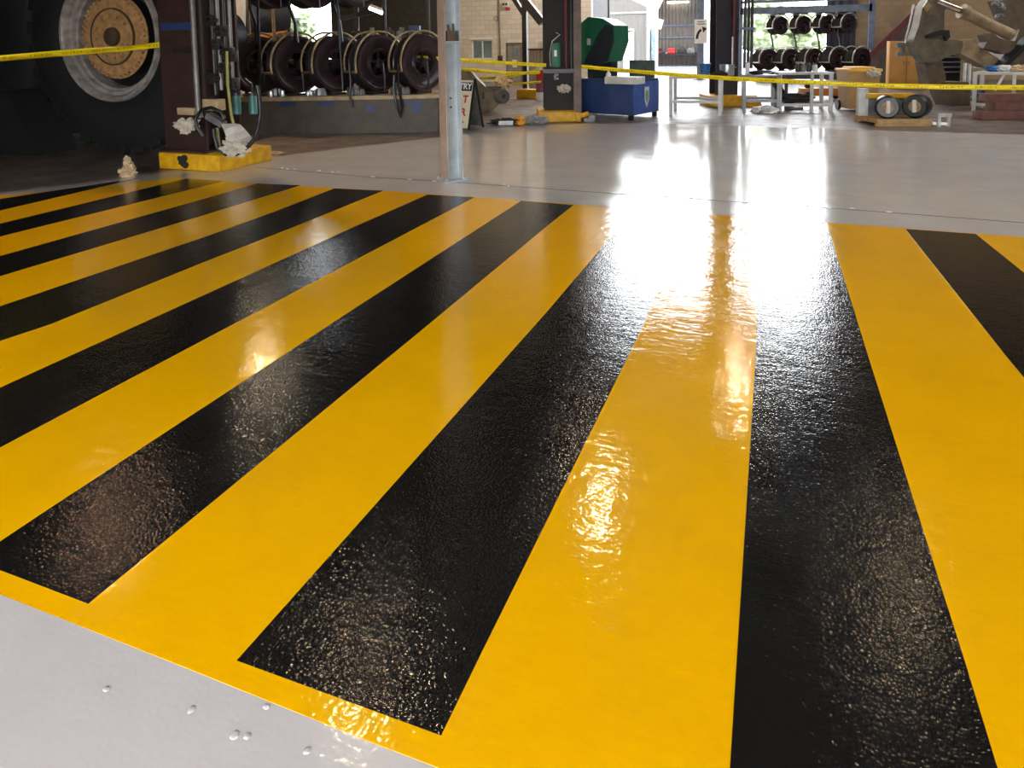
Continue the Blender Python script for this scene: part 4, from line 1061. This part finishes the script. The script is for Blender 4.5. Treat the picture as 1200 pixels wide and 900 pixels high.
# machine arm
pa_ = G(1115, 123)
t = Th('loader_arm', 'big tan grey loader arm with hydraulic cylinder at upper right', 'machine', pa_, FACE)
def cpx(p): return (980 + p[0]/5.4545, p[1]/5.4545)
def pol(pts): return t.poly([cpx(p) for p in pts])
t.part('knuckle', MB().prism(pol([(500,60),(490,110),(478,170),(455,230),(445,265),(455,310),(470,345),(500,385),(530,402),(590,398),(650,365),(740,335),(758,290),(750,262),(660,252),(632,225),(618,180),(618,120),(630,80),(682,35),(670,12),(640,-10),(560,-20),(520,20)]), -.3, -.02), casting)
t.part('lower_stem', MB().prism(pol([(535,400),(635,372),(655,440),(668,500),(655,545),(560,545),(550,470)]), -.2, .2), tandark)
t.part('stand', MB().prism(pol([(640,520),(790,520),(805,560),(800,670),(685,672),(650,600)]), -.3, .3), tandark)
t.part('lift_arm', MB().prism(pol([(752,265),(850,248),(870,290),(1000,372),(985,440),(930,432),(762,342)]), -.18, .18), tancast)
c0_, c1_ = Vector(t.q(*cpx((640,8)), -.25)), Vector(t.q(*cpx((815,75)), -.25))
hc = t.part('hydraulic_cylinder', MB().tube([c1_ - (c1_-c0_)*.05, Vector(t.q(*cpx((960,150)), -.25)), Vector(t.q(*cpx((1120,225)), -.25))], .13, 18), tancast)
t.part('piston_rod', MB().tube([c0_, c1_], .075, 14), chrome, hc)
t.part('gland', MB().tube([Vector(t.q(*cpx((800,70)), -.25)), Vector(t.q(*cpx((830,84)), -.25))], .17, 18), tancast, hc)
t.part('yellow_plate', MB().prism(pol([(500,50),(528,10),(552,45),(522,82)]), -.34, -.3), bailm)
t.part('pin_clamp', MB().prism(pol([(515,225),(560,208),(600,195),(660,195),(665,240),(640,262),(625,225),(560,240),(520,245)]), -.36, -.3), darkpipe)
t.part('bracket', MB().prism(pol([(890,225),(940,212),(985,245),(1100,268),(1060,330),(1010,345),(950,322),(885,310),(905,270)]), -.3, -.05), tandark)
t.part('frame_beam', MB().prism(pol([(930,450),(1200,185),(1300,90),(1300,160),(1200,225),(965,452)]), -.5, -.2), blackm)
t.part('rear_body', MB().prism(pol([(1080,0),(1320,-40),(1320,440),(985,440),(1100,330),(1150,190),(1120,100)]), -.1, .6), tandark)
t.part('hose_bundle', MB().tube([Vector(t.q(*cpx(p), -.4)) for p in ((495,30),(480,100),(462,180),(445,240),(440,275))], .02, 8), bailw)
t.part('coupling', MB().blob(t.q(*cpx((1050,50)), -.2), .1, .1, .12, .4, 51, 3).blob(t.q(*cpx((1045,105)), -.2), .08, .1, .07, .4, 52, 3).blob(t.q(*cpx((1015,25)), -.2), .08, .08, .08, .4, 53, 3), greym)
t.part('claw_fitting', MB().beam(t.q(*cpx((385,290)),-.1), t.q(*cpx((455,280)),-.1), .1).beam(t.q(*cpx((385,345)),-.1), t.q(*cpx((470,345)),-.1), .09).beam(t.q(*cpx((420,285)),-.1), t.q(*cpx((430,345)),-.1), .08), greym)
# cable rack behind the arm
p = Wd(1115, 60, 20.5)
t = Th('tool_rack', 'dark slotted rack standing behind the lower loader arm', 'rack', (p.x, p.y, 0), FACE)
x0, x1 = t.x(1102,80), t.x(1128,80); zt = t.z(47, 1115)
t.part('back_panel', MB().box(x0, x1, .1, .4, 0, zt), blackm)
for k in range(6): t.part('shelf', MB().box(x0+.02, x1-.02, -.05, .1, zt*(.35+.1*k), zt*(.35+.1*k)+.03), greym)
t.part('post', MB().box(x0-.06, x0, -.05, .4, 0, zt), offw)
for i, px in enumerate((1131.5, 1137)):
    a = Wd(px, 60, 20.2)
    s = Th('steel_tube', ('left','right')[i] + ' white upright tube beside the dark slotted rack', 'tube', (a.x, a.y, 0), FACE)
    s.part('tube', MB().tube([(0,0,.02),(0,0,s.z(74, px))], .045, 12), white); s.part('foot', MB().lathe([(0,0),(.1,0),(.1,.02),(0,.02)], 16), greym)
# trolley at the right edge
t4, z4 = table('white framed trolley table at the right edge loaded with parts', (1141,130), (1230,134), 84.5, 122, .8, 0)
a = t4.q(1166, 106, .1); c = t4.q(1178, 86, .1)
t4.part('brace', MB().beam(a, c, .05), bailw)
t4.part('leg', MB().box(t4.x(1188,110)-.03, t4.x(1188,110)+.03, -.03, .03, 0, z4-.05), offw)
zr_ = t4.z(122, 1141); 
t4.part('shelf', MB().box(0, 1.7, 0, .8, zr_-.02, zr_), offw)
s = Th('crate', 'brown crate on the lower shelf of the right edge trolley', 'crate', ont(t4, 1185, .3, zr_), t4.rz)
s.part('box', MB().box(-.4, .7, -.2, .3, 0, .32, .01), pallet); s.part('lid', MB().box(-.42, .72, -.22, .32, .32, .35, .005), brownw)
solo('rag', MB().blob((0,0,.14), .22, .18, .16, .5, 61, 3), mat('blue_rag', (90,110,140), .9), 'blue grey cloth heap on lower shelf of the right edge trolley', 'rag', ont(t4, 1153, .35, zr_), FACE)
for i, (px, mm, lb) in enumerate(((1165,bucketb,'blue rag bundle on top of right edge trolley'),(1178,offw,'white parcel on top of right edge trolley'),(1194,ragpale,'cream bundle at the right end on top of trolley'))):
    solo('bundle', MB().blob((0,0,.06), .17, .14, .08, .4, 62+i, 3), mm, lb, 'bundle', ont(t4, px, .4, z4), FACE)
p = G(1150, 141)
for i in range(3):
    dx, z0 = (0, 0) if i == 0 else ((.25, .16) if i == 1 else (.12, .32))
    s = MB().box(0, 2.2, 0, .28, 0, .16, .01)
    solo('timber_baulk', s, brownw, ('bottom','second','topmost')[i] + ' brown timber of the stack by right edge trolley', 'timber', (p.x + dx*math.cos(FACE), p.y + dx*math.sin(FACE) + .02*i, z0), FACE - .03)
# orange machine seen under the tables
p = G(970, 118)
t = Th('floor_jack', 'low orange floor jack under the far tables', 'jack', p, FACE)
t.part('body', MB().box(-.6, .5, 0, .4, .12, .32, .03), orangebeam); t.part('saddle', MB().lathe([(0,.42),(.1,.42),(.12,.38),(.08,.3),(0,.3)], 16, Matrix.Translation((-.4,.2,0))), darkpipe)
for xx_ in (-.5, .4):
    for yy_ in (-.02, .42): t.part('wheel', MB().lathe([(0,.03),(.11,.03),(.12,0),(.11,-.03),(0,-.03)], 16, Matrix.Translation((xx_,yy_,.12)) @ Matrix.Rotation(PI/2, 4, 'X')), hose)
t.part('handle', MB().tube([(.5,.2,.25),(1.1,.2,.5)], .025, 8), darkpipe)

# ------------------------------------------------------------------ barrier tapes
def tape(lb, pts, width=.07, twist=0., n=40):
    me = bpy.data.meshes.new('barrier_tape'); bm = bmesh.new(); uvl = bm.loops.layers.uv.new('UVMap')
    P = [Wd(*p) for p in pts]; seg = []
    for i in range(n + 1):
        t = i / n * (len(P) - 1); k = min(int(t), len(P) - 2); f_ = t - k
        p0, p1, p2, p3 = P[max(k-1,0)], P[k], P[k+1], P[min(k+2,len(P)-1)]
        q = .5*((2*p1) + (p2-p0)*f_ + (2*p0-5*p1+4*p2-p3)*f_*f_ + (3*p1-p0-3*p2+p3)*f_**3)
        seg.append(q)
    rows = []; s_ = 0
    for i, q in enumerate(seg):
        d = (seg[min(i+1,n)] - seg[max(i-1,0)]).normalized()
        side = d.cross(Vector((0,0,1))).normalized(); upv = side.cross(d)
        a = twist * math.sin(i / n * PI * 2)
        w_ = upv * math.cos(a) + side * math.sin(a)
        if i: s_ += (seg[i]-seg[i-1]).length
        rows.append((bm.verts.new(q - w_*width/2), bm.verts.new(q + w_*width/2), s_))
    for a, b_ in zip(rows, rows[1:]):
        f_ = bm.faces.new((a[0], b_[0], b_[1], a[1])); f_.smooth = True
        for lp, uv in zip(f_.loops, ((a[2],0),(b_[2],0),(b_[2],1),(a[2],1))): lp[uvl].uv = uv
    bm.to_mesh(me); bm.free(); me.materials.append(tape_text)
    o = bpy.data.objects.new('barrier_tape', me); C.objects.link(o)
    md = o.modifiers.new('film', 'SOLIDIFY'); md.thickness = .0006
    return tag(o, lb, 'barrier tape')
tape('yellow barrier tape stretched across the giant tyre to left column', [(-140,82,6.1),(0,68.5,6.9),(90,61,7.8),(150,56.5,8.6),(191,52,8.95)], .07, .5)
tape('long yellow barrier tape running from middle column to right edge', [(681,78,13.1),(760,85,12.3),(850,91.5,11.4),(950,96.5,10.6),(1060,101,10),(1200,102.5,9.4),(1500,104,8.9),(2000,100,8.3),(2600,95.5,7.6)], .07, .15)
tape('upper yellow barrier tape between galvanised post and middle column', [(470,66,12.6),(537,70,12.8),(590,73.5,13),(640,76.5,13.2)], .07, .3)
tape('lower taut yellow barrier tape left of the red and white bollard', [(500,78,14.2),(541,81,14.3),(590,85.3,14.5),(633,85,14.7)], .07, .5)
tape('slack rear yellow tape sagging before the block wall door', [(552,92,17.5),(580,91,17.5),(603,88,17.6),(632,82,17.7)], .08, .3)
tape('faint lowest yellow tape by the yellow block', [(585,99,18.3),(606,98,18.3),(634,96,18.3)], .06, .2)

# ------------------------------------------------------------------ light
wd = bpy.data.worlds.new('sky'); sc.world = wd; wd.use_nodes = True
bg = wd.node_tree.nodes['Background']; bg.inputs[0].default_value = (.93, .97, 1.0, 1); bg.inputs[1].default_value = 14.0
sl = bpy.data.lights.new('sun', 'SUN'); sl.energy = 4; sl.angle = .02; sl.color = (1, .96, .9)
so = bpy.data.objects.new('sun', sl); C.objects.link(so)
so.rotation_euler = Vector((-.12, .38, -.92)).to_track_quat('-Z', 'Y').to_euler()
# high bay lamps under the roof
FILL_POS = onv(659, 60, 24.0)
def highbay(px, py, lb, power, col=(1, .8, .55), r=.25, z=9.6):
    p = bounce(px, py, z)
    t = Th('high_bay_lamp', lb, 'lamp', p, 0)
    t.part('reflector', MB().lathe([(r*.35,.32),(r*.5,.3),(r*.85,.14),(r,.0),(r*.97,.0),(r*.82,.13),(r*.45,.28),(r*.3,.3)], 28, None, True), greym)
    t.part('ballast', MB().lathe([(0,.6),(.1,.6),(.12,.56),(.12,.32),(0,.32)], 16), darkpipe)
    t.part('hanger', MB().tube([(0,0,.58),(0,0,max(.7, CEIL-z))], .012, 6), darkpipe)
    em_ = mat('bulb_glow', (255, 214, 160), .5, emit=60)
    t.part('bulb', MB().lathe([(0,-.0),(.08,.04),(.1,.12),(.06,.24),(.03,.28),(0,.28)], 16), em_)
    l = bpy.data.lights.new('bulb_light', 'POINT'); l.energy = power; l.color = col; l.shadow_soft_size = .15
    lo_ = bpy.data.objects.new('bulb_light', l); C.objects.link(lo_); lo_.parent = t.e; lo_.location = (0,0,-.02)
for args in ((705,590,'high bay lamp above the middle of the floor',200),(420,815,'high bay lamp nearest the camera under roof',90),(866,445,'high bay lamp over the far right aisle',500),
             (308,440,'high bay lamp over the left aisle',150),(405,222,'high bay lamp low over the left reel bench',450,(1,.75,.35),.25,3.1),(1060,700,'high bay lamp over the right aisle',80),(130,620,'high bay lamp near the haul truck',90,(1,.6,.4))):
    highbay(*args)

def fill_light(x, y, z, lb, power):  # added fill lamp with an invented fitting, kept out of view by a column
    t = Th('fill_lamp', lb, 'lamp', (x, y, z), 0)
    t.part('reflector', MB().lathe([(.12,.3),(.3,.14),(.36,.0),(.35,.0),(.29,.13),(.11,.28)], 28, None, True), greym)
    t.part('hanger', MB().tube([(0,0,.28),(0,0,CEIL-z)], .015, 6), darkpipe)
    t.part('bulb', MB().lathe([(0,-.02),(.09,.04),(.1,.12),(.05,.26),(0,.27)], 16), MATS['bulb_glow'])
    l = bpy.data.lights.new('bulb_light', 'POINT'); l.energy = power; l.color = (1, .9, .76) if y > 15 else (1, .74, .46); l.shadow_soft_size = .15
    o = bpy.data.objects.new('bulb_light', l); C.objects.link(o); o.parent = t.e; o.location = (0, 0, -.05)
fill_light(FILL_POS.x, 24.0, 6.5, 'added fill lamp before the beige block wall behind middle column', 650)  # added, unseen: brightens the block wall and its reflection in the floor

_p = onv(217, 60, 9.6)
fill_light(_p.x, 9.6, 6.6, 'added fill lamp behind the dark red left column', 1100)  # added, unseen: warms the left floor and the bench
